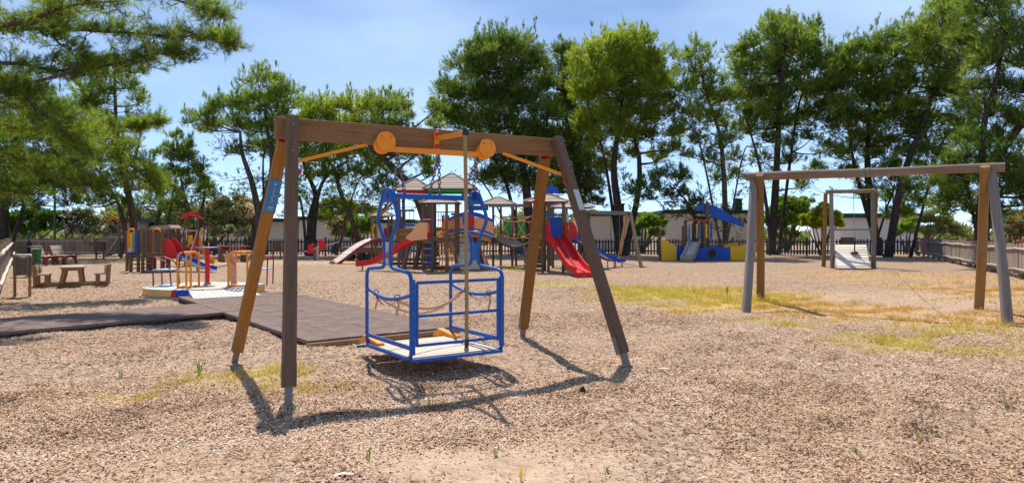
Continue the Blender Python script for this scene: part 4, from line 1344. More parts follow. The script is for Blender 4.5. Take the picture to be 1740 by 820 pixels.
# orange slide entrance and long red slide to the left
sx0 = X_(728, 27.2)
for y in (26.78, 27.5):
    MB().prism([(0, 1.26), (0, 1.92), (-.30, 1.92), (-.62, 1.55), (-.86, 1.32), (-.62, 1.20), (-.3, 1.24)], (sx0, y, 0), V(1, 0, 0), V(0, 0, 1), V(0, 1, 0), .04).build('slide_cheek', 'orange', ps)
sp = smooth_path([V(sx0+.05, 27.15, 1.35), V(sx0-.35, 27.2, 1.28), V(sx0-1.1, 27.35, .90), V(sx0-1.75, 27.5, .52), V(sx0-2.2, 27.6, .30), V(sx0-2.65, 27.7, .20), V(sx0-2.9, 27.75, .19)], 5)
CHS = [(-.31, -.02), (.31, -.02), (.31, .19), (.27, .19), (.26, .03), (-.26, .03), (-.27, .19), (-.31, .19)]
MB().sweep(sp, CHS, V(.2, 1, 0)).build('slide', 'red', ps)
MB().tube([V(sx0-2.7, 27.5, -.05), V(sx0-2.7, 27.5, .2)], .03, 8).build('slide_foot', 'plank_tan', ps)
# arched board ramp with yellow edge
TL, TR_, BL_, BR_ = V(-3.10, 28.2, 1.36), V(-1.95, 28.95, 1.36), V(-2.12, 28.0, .0), V(-.97, 28.75, .0)
NP = 15
def rampt(t, a, b_):
    # quarter of an ellipse: flat at the top, steep at the bottom
    th = t*math.pi/2
    p_ = a + (b_-a)*math.sin(th)
    p_ = p_*.6 + (a + (b_-a)*t)*.4
    return V(p_[0], p_[1], a[2]*(.6*math.cos(th)+.4*(1-t)))
for k in range(NP):
    t0, t1 = k/NP, (k+1)/NP
    a, b_, c, d = rampt(t0, TL, BL_), rampt(t0, TR_, BR_), rampt(t1, TR_, BR_), rampt(t1, TL, BL_)
    cc = (a+b_+c+d)/4; ex = nrm(b_-a); ey = nrm(d-a); ez = np.cross(ex, ey)
    MB().box(cc, (np.linalg.norm(b_-a), np.linalg.norm(d-a)-.010, .04), np.array((ex, ey, ez))).build('ramp_plank', 'plank_pale', ps)
for a, b_ in ((TL, BL_), (TR_, BR_)):
    MB().sweep([rampt(t, a, b_)+V(0, 0, -.02) for t in np.linspace(0, 1, 16)], [(-.03, -.06), (.03, -.06), (.03, .05), (-.03, .05)], TR_-TL).build('ramp_edge', 'yellow', ps)
for t in (.35, .55):
    a = rampt(t, TL, BL_)*.5 + rampt(t, TR_, BR_)*.5 + V(0, 0, .05)
    MB().box(a, (.34, .05, .05), np.array((nrm(TR_-TL), nrm(V(1, -1, -.4)), (0, 0, 1)))).build('climbing_block', 'fence_grey', ps)
# --- arched bridge between hut A and hut E
bz0 = 28.4
bx0, bx1 = X_(752, bz0), X_(838, bz0)
def arch_panel(y, zoff0, zoff1, rise, m, name, x0=bx0, x1=bx1, th=.04, z0=1.50):
    n_ = 16
    up = [(x0+(x1-x0)*t, z0+zoff1+rise*4*t*(1-t)) for t in np.linspace(0, 1, n_)]
    lo = [(x0+(x1-x0)*t, z0+zoff0+rise*4*t*(1-t)) for t in np.linspace(1, 0, n_)]
    MB().prism(up+lo, (0, y, 0), V(1, 0, 0), V(0, 0, 1), V(0, 1, 0), th).build(name, m, ps)
arch_panel(bz0, .0, .45, .24, 'orange', 'bridge_panel')
arch_panel(bz0-.03, -.10, -.03, .24, 'deep_blue', 'bridge_rail', th=.06)
arch_panel(bz0-.02, -.17, -.12, .24, 'label_white', 'bridge_rail', th=.05)
arch_panel(bz0-.03, -.26, -.19, .24, 'deep_blue', 'bridge_rail', th=.06)
arch_panel(bz0+.3, -.42, -.28, .25, 'yellow', 'bridge_rail', bx0+.5, bx1-.1)
arch_panel(bz0+1.1, .35, .55, .38, 'deep_blue', 'bridge_rail')
arch_panel(bz0+1.1, -.1, .3, .28, 'orange', 'bridge_panel')
MB().prism([(bx0+.96+.02, 1.70), (bx0+.96+.36, 1.70), (bx0+.96+.36, 2.23), (bx0+.96+.02, 2.23)], (0, bz0-.035, 0), V(1, 0, 0), V(0, 0, 1), V(0, 1, 0), .04).build('bridge_panel', 'red', ps, label='red panel in the middle of the bridge side')
for k in range(18):
    t = (k+.5)/18
    MB().box((bx0+(bx1-bx0)*t, bz0+.55, 1.36+.22*4*t*(1-t)), ((bx1-bx0)/18-.012, 1.0, .04)).build('bridge_plank', 'plank_tan', ps)
MB().beam(V(X_(756, 27.8), 27.8, 1.38), V(X_(768, 27.4), 27.4, 1.70), .04, .04).build('handrail', 'steel', ps)
# --- hut E and the net bridge to hut F
ez = 30.6
ex0, ex1 = X_(838, ez), X_(871, ez)
for px, Z in ((838, 30.6), (851, 31.9), (870.5, 30.4), (877, 31.9)):
    x = X_(px, Z); sq_post(x, Z, 2.78)
pyramid(X_(846, 31.0), 31.2, .82, 2.80, 3.14, 5, .10)
MB().beam(V(X_(832, 30.3), 30.3, 2.72), V(X_(900, 27.6), 27.6, 2.62), .10, .13).build('lintel', 'fence_grey', ps)
deck(ex0-.1, ex1, 30.5, 31.9, 1.30)
for px0, px1 in ((856, 868), (877, 893), (914, 919.5)):
    Z = 31.9 if px0 < 910 else 27.6
    xa_, xb_ = X_(px0, Z), X_(px1, Z)
    MB().box(((xa_+xb_)/2, Z+.06, 1.78), (xb_-xa_, .035, .78)).build('panel', 'green', ps)
MB().box((X_(876, 32), 32.2, 2.26), (1.3, .05, .08)).build('railing', 'plank_tan', ps)
# hanging board walkway
wa0, wa1 = V(X_(840, 30.4), 30.4, 1.32), V(X_(908, 27.6), 27.6, 1.28)
wd_ = nrm(wa1-wa0); ws = nrm(np.cross(V(0, 0, 1), wd_))
for k in range(20):
    t = (k+.5)/20
    c = wa0 + (wa1-wa0)*t + ws*.45 - V(0, 0, .34*4*t*(1-t))
    sl_ = -.34*4*(1-2*t)/np.linalg.norm(wa1-wa0)
    ex_ = nrm(wd_ + V(0, 0, sl_))
    MB().box(c, (np.linalg.norm(wa1-wa0)/20-.012, .95, .045), np.array((ex_, ws, np.cross(ex_, ws)))).build('walkway_board', 'roof_wood', ps)
for s in (-.02, .92):
    MB().tube([wa0 + (wa1-wa0)*t + ws*s - V(0, 0, .34*4*t*(1-t)+.05) for t in np.linspace(0, 1, 16)], .04, 8).build('walkway_cable', 'play_post', ps)
    for zz_, sg in ((.98, .30), (.30, .33)):
        MB().tube([wa0 + (wa1-wa0)*t + ws*s + V(0, 0, zz_ - sg*4*t*(1-t)) for t in np.linspace(0, 1, 14)], .020, 6).build('net_rope', 'rope_orange', ps)
    for k in range(5 if s < 0 else 0):
        t, t2 = k/5, (k+1)/5
        for e, f_ in ((.30, .98), (.98, .30)):
            MB().tube([wa0 + (wa1-wa0)*t + ws*s + V(0, 0, e - .31*4*t*(1-t)), wa0 + (wa1-wa0)*t2 + ws*s + V(0, 0, f_ - .31*4*t2*(1-t2))], .014, 5).build('net_rope', 'rope_orange' if k % 2 else 'maroon', ps)
# low blue slide behind
sp = smooth_path([V(X_(868, 32.6), 32.6, 1.1), V(X_(878, 32.6), 32.6, .85), V(X_(892, 32.6), 32.6, .45), V(X_(905, 32.6), 32.6, .15)], 5)
MB().sweep(sp, CHS, V(.1, 1, 0)).build('slide', 'blue', ps)
# --- hut F and the red slide
fa, fb = 26.3, 27.9
fx0, fx1 = X_(922, fa), X_(957, fa)
for x, y, m_ in ((fx0, fa, 'play_post'), (fx1, fa, 'play_post'), (X_(932, 26.6), 26.6, 'play_warm'), (X_(926, fb), fb, 'play_post'), (X_(958, fb), fb, 'play_post'), (X_(939.5, 29.6), 29.6, 'play_post')):
    sq_post(x, y, 2.74, m_)
pyramid((fx0+fx1)/2-.25+.0, 27.1, .88, 2.72, 3.02, 4, .14)
deck(fx0, fx1, fa, fb, 1.26)
MB().tube([V(fx0+.05, fa+.02, 2.20), V(fx1-.05, fa+.02, 2.20)], .035, 8).build('handrail', 'deep_blue', ps)
MB().box((X_(945, fb), fb+.05, 1.72), (.62, .04, .86)).build('panel', 'deep_blue', ps)
for k in range(6):
    MB().box((X_(903, 28.2)+.0, 27.4+.25*k, .62), (.05, .22, 1.15)).build('wall_plank', 'picnic', ps)
    MB().box((X_(906, 28.2), 28.3, .15+.17*k), (.75, .04, .15)).build('wall_plank', 'picnic', ps)
# red slide toward the viewer
s0, s1 = V(X_(943.5, 26.25), 26.25, 1.30), V(X_(991, 23.6), 23.6, .10)
hd = nrm(V(s1[0]-s0[0], s1[1]-s0[1], 0)); hn = V(-hd[1], hd[0], 0)
Ls = np.linalg.norm((s1-s0)[:2])
sp = smooth_path([s0 - hd*.1, s0 + hd*.25 + V(0, 0, -.04), s0 + hd*Ls*.42 + V(0, 0, -.56), s0 + hd*Ls*.74 + V(0, 0, -1.02), s0 + hd*Ls*.93 + V(0, 0, -1.14), s0 + hd*Ls*1.04 + V(0, 0, -1.17)], 5)
MB().sweep(sp, [(-.35, -.03), (.35, -.03), (.35, .21), (.30, .21), (.28, .02), (.03, .02), (.02, .07), (-.02, .07), (-.03, .02), (-.28, .02), (-.30, .21), (-.35, .21)], hn).build('slide', 'red', ps, label='red slide running down toward the viewer')
for s in (-.335, .335):
    MB().prism([(-.15, 1.20), (-.15, 1.80), (-.02, 1.93), (.16, 1.92), (.26, 1.80), (.30, 1.55), (.52, 1.22), (.5, 1.02), (.1, 1.2)], (s0+hn*s)*V(1, 1, 0), hd, V(0, 0, 1), hn, .05).build('slide_cheek', 'red', ps)
e_ = sp[-1]
MB().box(e_ + V(0, 0, -.1) - hd*.03, (.06, .66, .24), np.array((hd, hn, (0, 0, 1)))).build('slide_foot', 'red', ps)
# --- hut G behind with blue and steel slide
gx0, gx1 = X_(962, 29.6), X_(992, 29.6)
for x, y in ((gx0, 29.4), (gx1, 29.4), (gx0, 31.2), (gx1, 31.2)):
    sq_post(x, y, 2.62)
pyramid((gx0+gx1)/2-.1, 30.3, .95, 2.62, 2.84, 3, .2)
deck(gx0, gx1, 29.4, 31.2, 1.22)
MB().prism([(0, 1.2), (0, 1.98), (.18, 1.98), (.34, 1.75), (.42, 1.3)], (X_(966, 28.8), 28.8, 0), V(1, 0, 0), V(0, 0, 1), V(0, 1, 0), .05).build('slide_cheek', 'red', ps)
MB().box((X_(964, 29.3), 29.3, 2.15), (.10, .10, .35)).build('lantern', 'label_white', ps)
MB().box((X_(972, 29.3), 29.3, 1.95), (.06, .05, .5)).build('baluster', 'yellow', ps)
s0, s1 = V(X_(972, 29.0), 29.0, 1.24), V(X_(1049, 31.2), 30.4, .30)
hd = nrm(V(s1[0]-s0[0], s1[1]-s0[1], 0)); hn = V(-hd[1], hd[0], 0); Ls = np.linalg.norm((s1-s0)[:2])
sp = smooth_path([s0 - hd*.1, s0 + hd*.3 + V(0, 0, -.05), s0 + hd*Ls*.42 + V(0, 0, -.44), s0 + hd*Ls*.74 + V(0, 0, -.86), s0 + hd*Ls*.9 + V(0, 0, -.95), s0 + hd*Ls*1.02 + V(0, 0, -.96)], 5)
MB().sweep(sp, [(-.25, -.0), (.25, -.0), (.25, .02), (-.25, .02)], hn).build('slide_chute', 'chrome', ps)
for s in (-.28, .28):
    MB().sweep([p_+hn*s for p_ in sp], [(-.03, -.05), (.03, -.05), (.03, .24 if s > 0 else .09), (-.03, .24 if s > 0 else .09)], hn).build('slide_side', 'deep_blue', ps)
for t in (.8, .97):
    p_ = s0 + hd*Ls*t
    MB().tube(round_path([V(*(p_-hn*.22)[:2], -.05), V(*(p_-hn*.22)[:2], .28), V(*(p_+hn*.22)[:2], .28), V(*(p_+hn*.22)[:2], -.05)], .05, 4), .025, 8).build('slide_foot', 'steel', ps)
# blue curved boards above hut F's back
MB().prism([(-.42, .30), (-.30, .62), (.0, .76), (.30, .66), (.42, .34), (.0, .42)], (X_(936, 31.5), 31.5, 2.95), V(1, 0, 0), V(0, 0, 1), V(0, 1, 0), .06).build('sail_panel', 'deep_blue', ps)
MB().prism([(-.42, .0), (.42, .06), (.40, .36), (.0, .42), (-.42, .30)], (X_(936, 31.55), 31.55, 2.90), V(1, 0, 0), V(0, 0, 1), V(0, 1, 0), .05).build('sail_panel', 'picnic', ps)
MB().prism([(-.42, -.15), (.42, -.10), (.40, .16), (.0, .24), (-.42, .08)], (X_(936, 31.45), 31.45, 2.90), V(1, 0, 0), V(0, 0, 1), V(0, 1, 0), .06).build('sail_panel', 'deep_blue', ps)
sq_post(X_(936, 31.65), 31.65, 3.5)
# --- tall towers B and C behind
def tower(cx_, cy_, half, zd, zr0, zr1, under, rows):
    for sx in (-1, 1):
        for sy in (-1, 1):
            sq_post(cx_+sx*half*.72, cy_+sy*half*.72, zr0, w_=.13)
    pyramid(cx_, cy_, half, zr0, zr1, rows, .07)
    for sy in (-1, 1):
        MB().box((cx_, cy_+sy*half*.74, zr0-.07), (half*1.6, .05, .11)).build('fascia_board', under, ps)
    deck(cx_-half*.72, cx_+half*.72, cy_-half*.72, cy_+half*.72, zd)
tower(X_(768, 31.2), 31.2, 1.22, 1.75, 3.46, 4.22, 'green', 9)
tower(X_(705, 31.4), 31.6, .92, 1.60, 3.44, 4.02, 'red', 8)
bx_, by_ = X_(692, 30.7), 30.7
for z, m_ in ((2.52, 'deep_blue'), (1.86, 'deep_blue')):
    MB().box((bx_, by_, z), (.66, .05, .09)).build('rail_board', m_, ps)
for k in range(4):
    MB().tube([V(bx_-.28+.19*k, by_, 1.86), V(bx_-.28+.19*k, by_, 2.5)], .014, 6).build('baluster', 'sign_blue', ps)
for k in range(5):
    MB().box((bx_+.05, by_-.02, 1.0+.16*k), (.80, .04, .15)).build('wall_plank', 'picnic', ps)
MB().box((X_(676, 30.7), 30.8, 2.2), (.16, .06, .9)).build('panel', 'maroon', ps)
for k in range(7):
    MB().box((X_(676, 30.7)+.17*k, 31.0, .55), (.07, .03, .7)).build('panel', 'deep_blue' if k % 3 else 'label_white', ps)
MB().box((X_(700, 30.7), 31.0, .12), (2.4, .12, .14)).build('ground_beam', 'play_post', ps)
MB().box((X_(700, 30.7), 30.9, .30), (2.2, .06, .10)).build('ground_beam', 'play_post', ps)
for px_, z1_, px2_ in ((700, 1.5, 684), (716, 1.3, 704), (808, 1.3, 822)):
    MB().beam(V(X_(px_, 28.8), 28.8, z1_), V(X_(px2_, 28.4), 28.4, -.1), .14, .14).build('strut', 'play_post', ps)
MB().box((X_(790, 30.0), 30.4, 2.35), (1.3, .06, .10)).build('rail_board', 'deep_blue', ps)
MB().box((X_(812, 30.0), 30.3, 2.62), (.9, .06, .22)).build('rail_board', 'blue', ps)
# --- small tower D at the left with the arched plank ramp
dz = 35.5
dx0, dx1 = X_(632, dz), X_(660, dz)
for x, y in ((dx0, dz), (dx1, dz), (dx0, dz+1), (dx1, dz+1)):
    sq_post(x, y, 2.42)
pyramid((dx0+dx1)/2+.05, dz+.5, .66, 2.40, 2.66, 4, .12)
deck(dx0, dx1, dz, dz+1, 1.14)
for px_ in (634, 643):
    MB().box((X_(px_, dz), dz-.07, 1.55), (.07, .04, .75)).build('frame_bar', 'yellow', ps)
for z in (1.20, 1.90):
    MB().box((X_(638.5, dz), dz-.07, z), (.30, .04, .06)).build('frame_bar', 'yellow', ps)
MB().box((X_(654, dz), dz+.2, 1.5), (.18, .05, .55)).build('panel', 'maroon', ps)
r0_, r1_ = V(X_(641, 35.4), 35.4, 1.20), V(X_(567, 33.4), 33.4, .06)
rs_ = nrm(np.cross(V(0, 0, 1), (r1_-r0_)*V(1, 1, 0)))
def dr(t):
    p_ = r0_ + (r1_-r0_)*t
    z = .06 + 1.16*math.cos(t*math.pi/2)**1.15
    return V(p_[0], p_[1], z)
for k in range(26):
    a, b_ = dr(k/26), dr((k+1)/26)
    MB().beam(a + (b_-a)*.06, b_ - (b_-a)*.06, .62, .04).build('ramp_plank', 'plank_pale', ps)
for s in (-.34, .34):
    MB().sweep([dr(t)+rs_*s+V(0, 0, -.03) for t in np.linspace(0, 1, 20)], [(-.025, -.09), (.025, -.09), (.025, .05), (-.025, .05)], rs_).build('ramp_edge', 'maroon', ps)
MB().box(r1_ + V(-.03, 0, .03), (.10, .7, .14)).build('ramp_foot', 'plank_tan', ps)
for x_, sx_ in ((X_(655, 35), -.5), (X_(668, 35), .55)):
    MB().beam(V(x_, 35.2, 2.2 if sx_ > 0 else 1.1), V(x_+sx_, 34.8, -.1), .11, .11).build('strut', 'play_warm', ps)
MB().beam(V(X_(640, 32.6), 32.6, 2.2), V(X_(688, 31.6), 31.6, 3.5), .10, .10).build('strut', 'picnic', ps)

# ================================================================== GREY TIMBER SWING right of the castle
sw = thing('timber_swing', 'grey timber swing frame with hanging chains, right of the climbing castle', 'swing', (X_(1045, 31), 31.0, 0))
b0, b1 = V(X_(992, 30.6), 30.6, 2.44), V(X_(1070, 32.2), 32.2, 2.44)
MB().beam(b0, b1, .14, .17).build('beam', 'fence_grey', sw)
for foot, top, m_ in ((G(1091, 455), b1+V(.02, -.05, .02), 'dark_leg'), (V(X_(1050, 35.5), 35.5, 0), b1+V(-.12, .06, -.08), 'picnic'), (V(X_(998, 29.2), 29.2, 0), b0+V(.2, -.05, -.08), 'dark_leg'), (V(X_(995, 32.6), 32.6, 0), b0+V(.25, .06, -.08), 'picnic')):
    MB().beam(foot+V(0, 0, -.15), top, .13, .13).build('leg', m_, sw)
for px_ in (1037, 1052):
    c = b0 + (b1-b0)*((px_-992)/78.0)
    MB().tube([c+V(0, 0, -.08), V(c[0], c[1], .50)], .016, 5).build('chain', 'chain', sw)
c = b0 + (b1-b0)*((1044.5-992)/78.0)
MB().box((c[0], c[1], .48), (.52, .22, .05)).build('seat', 'black', sw)

# ================================================================== BOAT PLAYSET
bz = 37.6
bt = thing('play_boat', 'boat shaped playset with blue and yellow hull, blue sail and a steel slide', 'play boat', (X_(1200, bz), bz, 0))
def bx(px): return X_(px, bz)
def hullp(y, name, m_, pts):
    MB().prism([(bx(a), EYE-(b_-HY)*bz/F) for a, b_ in pts], (0, y, 0), V(1, 0, 0), V(0, 0, 1), V(0, 1, 0), .05).build(name, m_, bt)
hullp(bz, 'hull_panel', 'panel_yellow', [(1124, 442), (1149.5, 442), (1149.5, 418), (1143, 414), (1134, 409), (1123, 406)])
hullp(bz, 'hull_panel', 'deep_blue', [(1150, 442), (1240.5, 442), (1240.5, 419), (1234, 421), (1226, 421), (1217, 418), (1208, 418), (1198, 421), (1188, 421), (1150, 418)])
hullp(bz, 'hull_panel', 'panel_yellow', [(1241, 442), (1284, 442), (1284, 411), (1278, 413), (1262, 415.5), (1256, 418.5), (1241, 418.5)])
hullp(bz+2.2, 'hull_panel', 'orange', [(1143, 438), (1165, 438), (1160, 416), (1150, 412), (1143, 411)])
hullp(bz+2.2, 'hull_panel', 'deep_blue', [(1166, 438), (1250, 438), (1250, 418), (1166, 418)])
hullp(bz+2.2, 'hull_panel', 'panel_yellow', [(1251, 438), (1275, 438), (1275, 412), (1251, 416)])
c = V(bx(1209.5), bz-.03, EYE-(430-HY)*bz/F)
MB().tube([c+V(0, .01, 0), c-V(0, .02, 0)], .235, 24).build('porthole', 'black', bt)
MB().tube([c + V(math.cos(a)*.235, -.02, math.sin(a)*.235) for a in np.linspace(0, 2*math.pi, 21)[:-1]], .022, 6, closed=True).build('porthole_rim', 'play_post', bt)
for px_, top in ((1124, .0), (1284, 0)):
    MB().box((bx(px_), bz+.3, .6), (.12, .12, 2.3 if px_ < 1200 else 2.6)).build('post', 'play_post', bt)
MB().box((bx(1206), bz+.5, 1.5), (.15, .15, 3.5)).build('mast', 'play_post', bt)
for px_, y_, top in ((1167, bz+.3, 2.22), (1178, bz+1.7, 2.2), (1200, bz+.35, 2.25), (1210, bz+1.8, 2.22), (1193, bz+1.8, 2.1)):
    MB().box((bx(px_), y_, top/2-.1), (.15, .12, top+.2)).build('post', 'play_post', bt)
MB().box((bx(1187), bz+.28, 2.22), (1.3, .08, .07)).build('railing', 'red', bt)
MB().box((bx(1171), bz+1.0, 1.3), (.10, .9, 1.2)).build('wall_panel', 'play_post', bt)
MB().box((bx(1187), bz+1.1, .98), (1.2, 1.5, .06)).build('deck', 'play_warm', bt)
MB().box((bx(1194), bz+.6, 1.55), (.42, .06, 1.0)).build('wall_panel', 'play_post', bt)
for px_, m_ in ((1202.5, 'panel_yellow'), (1186.5, 'orange'), (1211, 'deep_blue')):
    MB().box((bx(px_), bz+.25, 1.62), (.10, .04, .78)).build('panel', m_, bt)
MB().tube([V(bx(1213), bz-.1, .6), V(bx(1208), bz+.2, 1.3)], .03, 6).build('strut', 'play_post', bt)
# the curved blue sail board
n_ = 18
upp = []; low = []
for px_, yu, yl in ((1187, 352, 357), (1191, 347.5, 357), (1198, 345.6, 358), (1206, 345.5, 362), (1215, 347, 366.5), (1224, 350, 370), (1234, 356.5, 374), (1245, 363, 377.5), (1256, 369, 381), (1266, 377, 384), (1271, 383, 386.5)):
    upp.append((bx(px_), EYE+(HY-yu)*bz/F)); low.append((bx(px_), EYE+(HY-yl)*bz/F))
MB().prism(upp + low[::-1], (0, bz+.62, 0), V(1, 0, 0), V(0, 0, 1), V(0, 1, 0), .045).build('sail_board', 'deep_blue', bt)
MB().box((bx(1284), bz+.3, 1.75), (.14, .14, .18)).build('post_cap', 'deep_blue', bt)
# steel slide toward the viewer
s0 = V(bx(1183), bz+.25, 1.02); s1 = V(X_(1168, 36.3), 36.3, .14)
hd = nrm(V(s1[0]-s0[0], s1[1]-s0[1], 0)); hn = V(-hd[1], hd[0], 0); Ls = np.linalg.norm((s1-s0)[:2])
sp = smooth_path([s0, s0 + hd*.2 + V(0, 0, -.06), s0 + hd*Ls*.5 + V(0, 0, -.48), s0 + hd*Ls*.8 + V(0, 0, -.76), s0 + hd*Ls + V(0, 0, -.84), s0 + hd*(Ls+.15) + V(0, 0, -.85)], 5)
MB().sweep(sp, [(-.26, 0), (.26, 0), (.26, .02), (-.26, .02)], hn).build('slide_chute', 'chrome', bt)
for s in (-.30, .30):
    MB().sweep([p_+hn*s for p_ in sp], [(-.04, -.06), (.04, -.06), (.04, .17), (-.04, .17)], hn).build('slide_side', 'roof_wood', bt)
    MB().prism([(0, .95), (0, 2.0), (.08, 1.95), (.34, 1.10), (.3, .9)], (s0+hn*s)*V(1, 1, 0), hd, V(0, 0, 1), hn, .05).build('slide_cheek', 'sign_blue', bt)
MB().box(sp[-1]+V(0, 0, -.08), (.10, .66, .16), np.array((hd, hn, (0, 0, 1)))).build('slide_foot', 'roof_wood', bt)

# ================================================================== FENCES
def fence_run(root, pts, pitch, wd_, ht, th, mesh_mat, name, jitter=.02, z0=.1, lean=.02, variants=4):
    mes = []
    for k in range(variants):
        h_ = ht*(1+rng.normal(0, .018))
        me = MB().box((0, 0, h_/2), (wd_, th, h_)).mesh(name, (0, 0, 0)); me.materials.append(M[mesh_mat]); mes.append(me)
    L = [np.linalg.norm(pts[i+1]-pts[i]) for i in range(len(pts)-1)]
    for i in range(len(pts)-1):
        d = (pts[i+1]-pts[i])/L[i]; az_ = math.atan2(d[1], d[0])
        k = 0.0
        while k < L[i]:
            q = pts[i] + d*k
            piece(name, mes[int(rng.integers(variants))], root, (q[0], q[1], z0+rng.normal(0, jitter)), (rng.normal(0, lean*.6), rng.normal(0, lean), az_))
            k += pitch
# dark picket fence along the back
pf = thing('picket_fence', 'long dark picket fence running behind the playground', 'fence', (2, 46, 0))
fence_run(pf, [V(-22.6, 46, 0), V(27.5, 46, 0)], .205, .095, 1.03, .028, 'picket', 'picket', .012, .06, .012, 5)
for z in (.30, .92):
    MB().beam(V(-22.7, 46.035, z), V(27.6, 46.035, z), .035, .085).build('rail', 'picket', pf)
for k in range(21):
    x_ = -22.6 + 2.5*k
    MB().box((x_, 46.09, .55), (.11, .10, 1.35)).build('post', 'picket', pf)
MB().box((22.6, 45.9, .60), (.95, .12, 1.25)).build('gate_post_box', 'play_post', pf)

# brown plank fence at the right
rfn = thing('plank_fence', 'weathered plank fence with two pale log rails along the right side', 'fence', (20, 32, 0))
rA, rB, rC = V(27.3, 45.8, 0), V(16.5, 22.0, 0), V(14.0, 16.6, 0)
fence_run(rfn, [rA, rB, rC], .112, .106, .98, .022, 'fence_grey', 'plank', .014, .17, .012, 6)
rn = nrm(V(-(rB-rA)[1], (rB-rA)[0], 0))
if rn[0] > 0: rn = -rn
for z in (.98, .30):
    pts = []
    for t in np.linspace(0, 1, 44):
        q = rA + (rC-rA)*t if False else (rA + (rB-rA)*(t/.82) if t < .82 else rB + (rC-rB)*((t-.82)/.18))
        pts.append(q + rn*.05 + V(0, 0, z + .018*math.sin(9*t*6.28) + .01*math.sin(23*t*6.28)))
    MB().tube(pts, [.038+.008*math.sin(31*t) for t in np.linspace(0, 1, 44)], 8).build('rail', 'fence_rail', rfn)
for t in np.linspace(0, 1, 16):
    q = rA + (rC-rA)*t
    q = rA + (rB-rA)*(t/.82) if t < .82 else rB + (rC-rB)*((t-.82)/.18)
    MB().tube([V(q[0], q[1], -.2) - rn*.03, V(q[0], q[1], 1.12) - rn*.03], .06, 8).build('post', 'play_post', rfn)
# pots and stones behind the right fence, and the pink cloth on it
for k, (t, lab) in enumerate(((.50, 'small terracotta pot standing above the right fence rail, farther one'), (.66, 'small terracotta pot standing above the right fence rail, middle one'), (.78, 'small terracotta pot standing above the right fence rail, nearer one'))):
    q = rA + (rB-rA)*t/.82 - rn*.22
    pot = MB().lathe([(.10, 0), (.14, .16), (.16, .17), (.16, .21), (.13, .21), (.12, .1)], V(q[0], q[1], 1.06), 14)
    tag(pot.build('flower_pot', 'terracotta', org=(q[0], q[1], 1.06)), lab, 'flower pot', 'pots along the right fence')
    if k == 0: pass
    pl_ = thing('pot_shelf', 'short post carrying the ' + ('farther', 'middle', 'nearer')[k] + ' terracotta pot behind the right fence', 'shelf', (q[0], q[1], 0), 'posts carrying the pots')
    MB().box((q[0], q[1], .5), (.16, .16, 1.1)).build('post', 'play_post', pl_)
    MB().box((q[0], q[1], 1.045), (.4, .3, .025)).build('board', 'fence_grey', pl_)
q = P(1586, 399, 41.4); f0 = rA + (rB-rA)*((45.8-41.4)/23.8)
cl = MB()
b0_ = V(f0[0], f0[1], 1.19) + rn*.0
cl.sweep([b0_ - rn*.12 + V(0, 0, -.35), b0_ - rn*.05 + V(0, 0, -.02), b0_ + V(0, 0, .02), b0_ + rn*.10 + V(0, 0, -.04), b0_ + rn*.12 + V(0, 0, -.3), b0_ + rn*.11 + V(.0, 0, -.66)], [(-.14, -.006), (.0, .02), (.14, -.006), (.12, .012), (0, .035), (-.12, .012)], nrm(rB-rA))
tag(cl.build('cloth', 'pink', org=tuple(b0_)), 'bright pink cloth hanging over the right plank fence', 'cloth')

# grey plank fence at the back left with its gate
lf = thing('plank_fence', 'grey plank fence with pale rails across the back left corner', 'fence', (-28, 43, 0))
lA, lB = V(-31.4, 43.2, 0), V(-22.7, 44.5, 0)
fence_run(lf, [lA, lB], .135, .13, 1.0, .022, 'fence_grey', 'plank', .012, .14, .012, 5)
for z in (.28, 1.0):
    MB().tube([lA + (lB-lA)*t + V(.0, -.05, z+.012*math.sin(20*t)) for t in np.linspace(0, 1, 16)], .042, 8).build('rail', 'fence_rail', lf)
for t in np.linspace(0, 1, 6):
    q = lA + (lB-lA)*t
    MB().tube([V(q[0], q[1]+.05, -.2), V(q[0], q[1]+.05, 1.2)], .06, 8).build('post', 'fence_grey', lf)
# grey plank fence at the left side
sf = thing('plank_fence', 'grey plank fence seen almost end on at the left edge', 'fence', (-21, 28, 0))
sA, sB = V(-31.4, 43.0, 0), V(-10.9, 14.4, 0)
fence_run(sf, [sA, sB], .135, .13, 1.06, .022, 'fence_grey', 'plank', .012, .12, .012, 6)
sn = nrm(V((sB-sA)[1], -(sB-sA)[0], 0))
if sn[0] < 0: sn = -sn
for z in (.30, 1.0):
    MB().tube([sA + (sB-sA)*t + sn*.05 + V(0, 0, z+.02*math.sin(40*t)) for t in np.linspace(0, 1, 40)], .045, 8).build('rail', 'fence_rail', sf)
for t in np.linspace(0, 1, 15):
    q = sA + (sB-sA)*t - sn*.06
    MB().tube([V(q[0], q[1], -.2), V(q[0], q[1], 1.28 if t > .3 else 1.2)], .07, 8).build('post', 'picnic', sf)
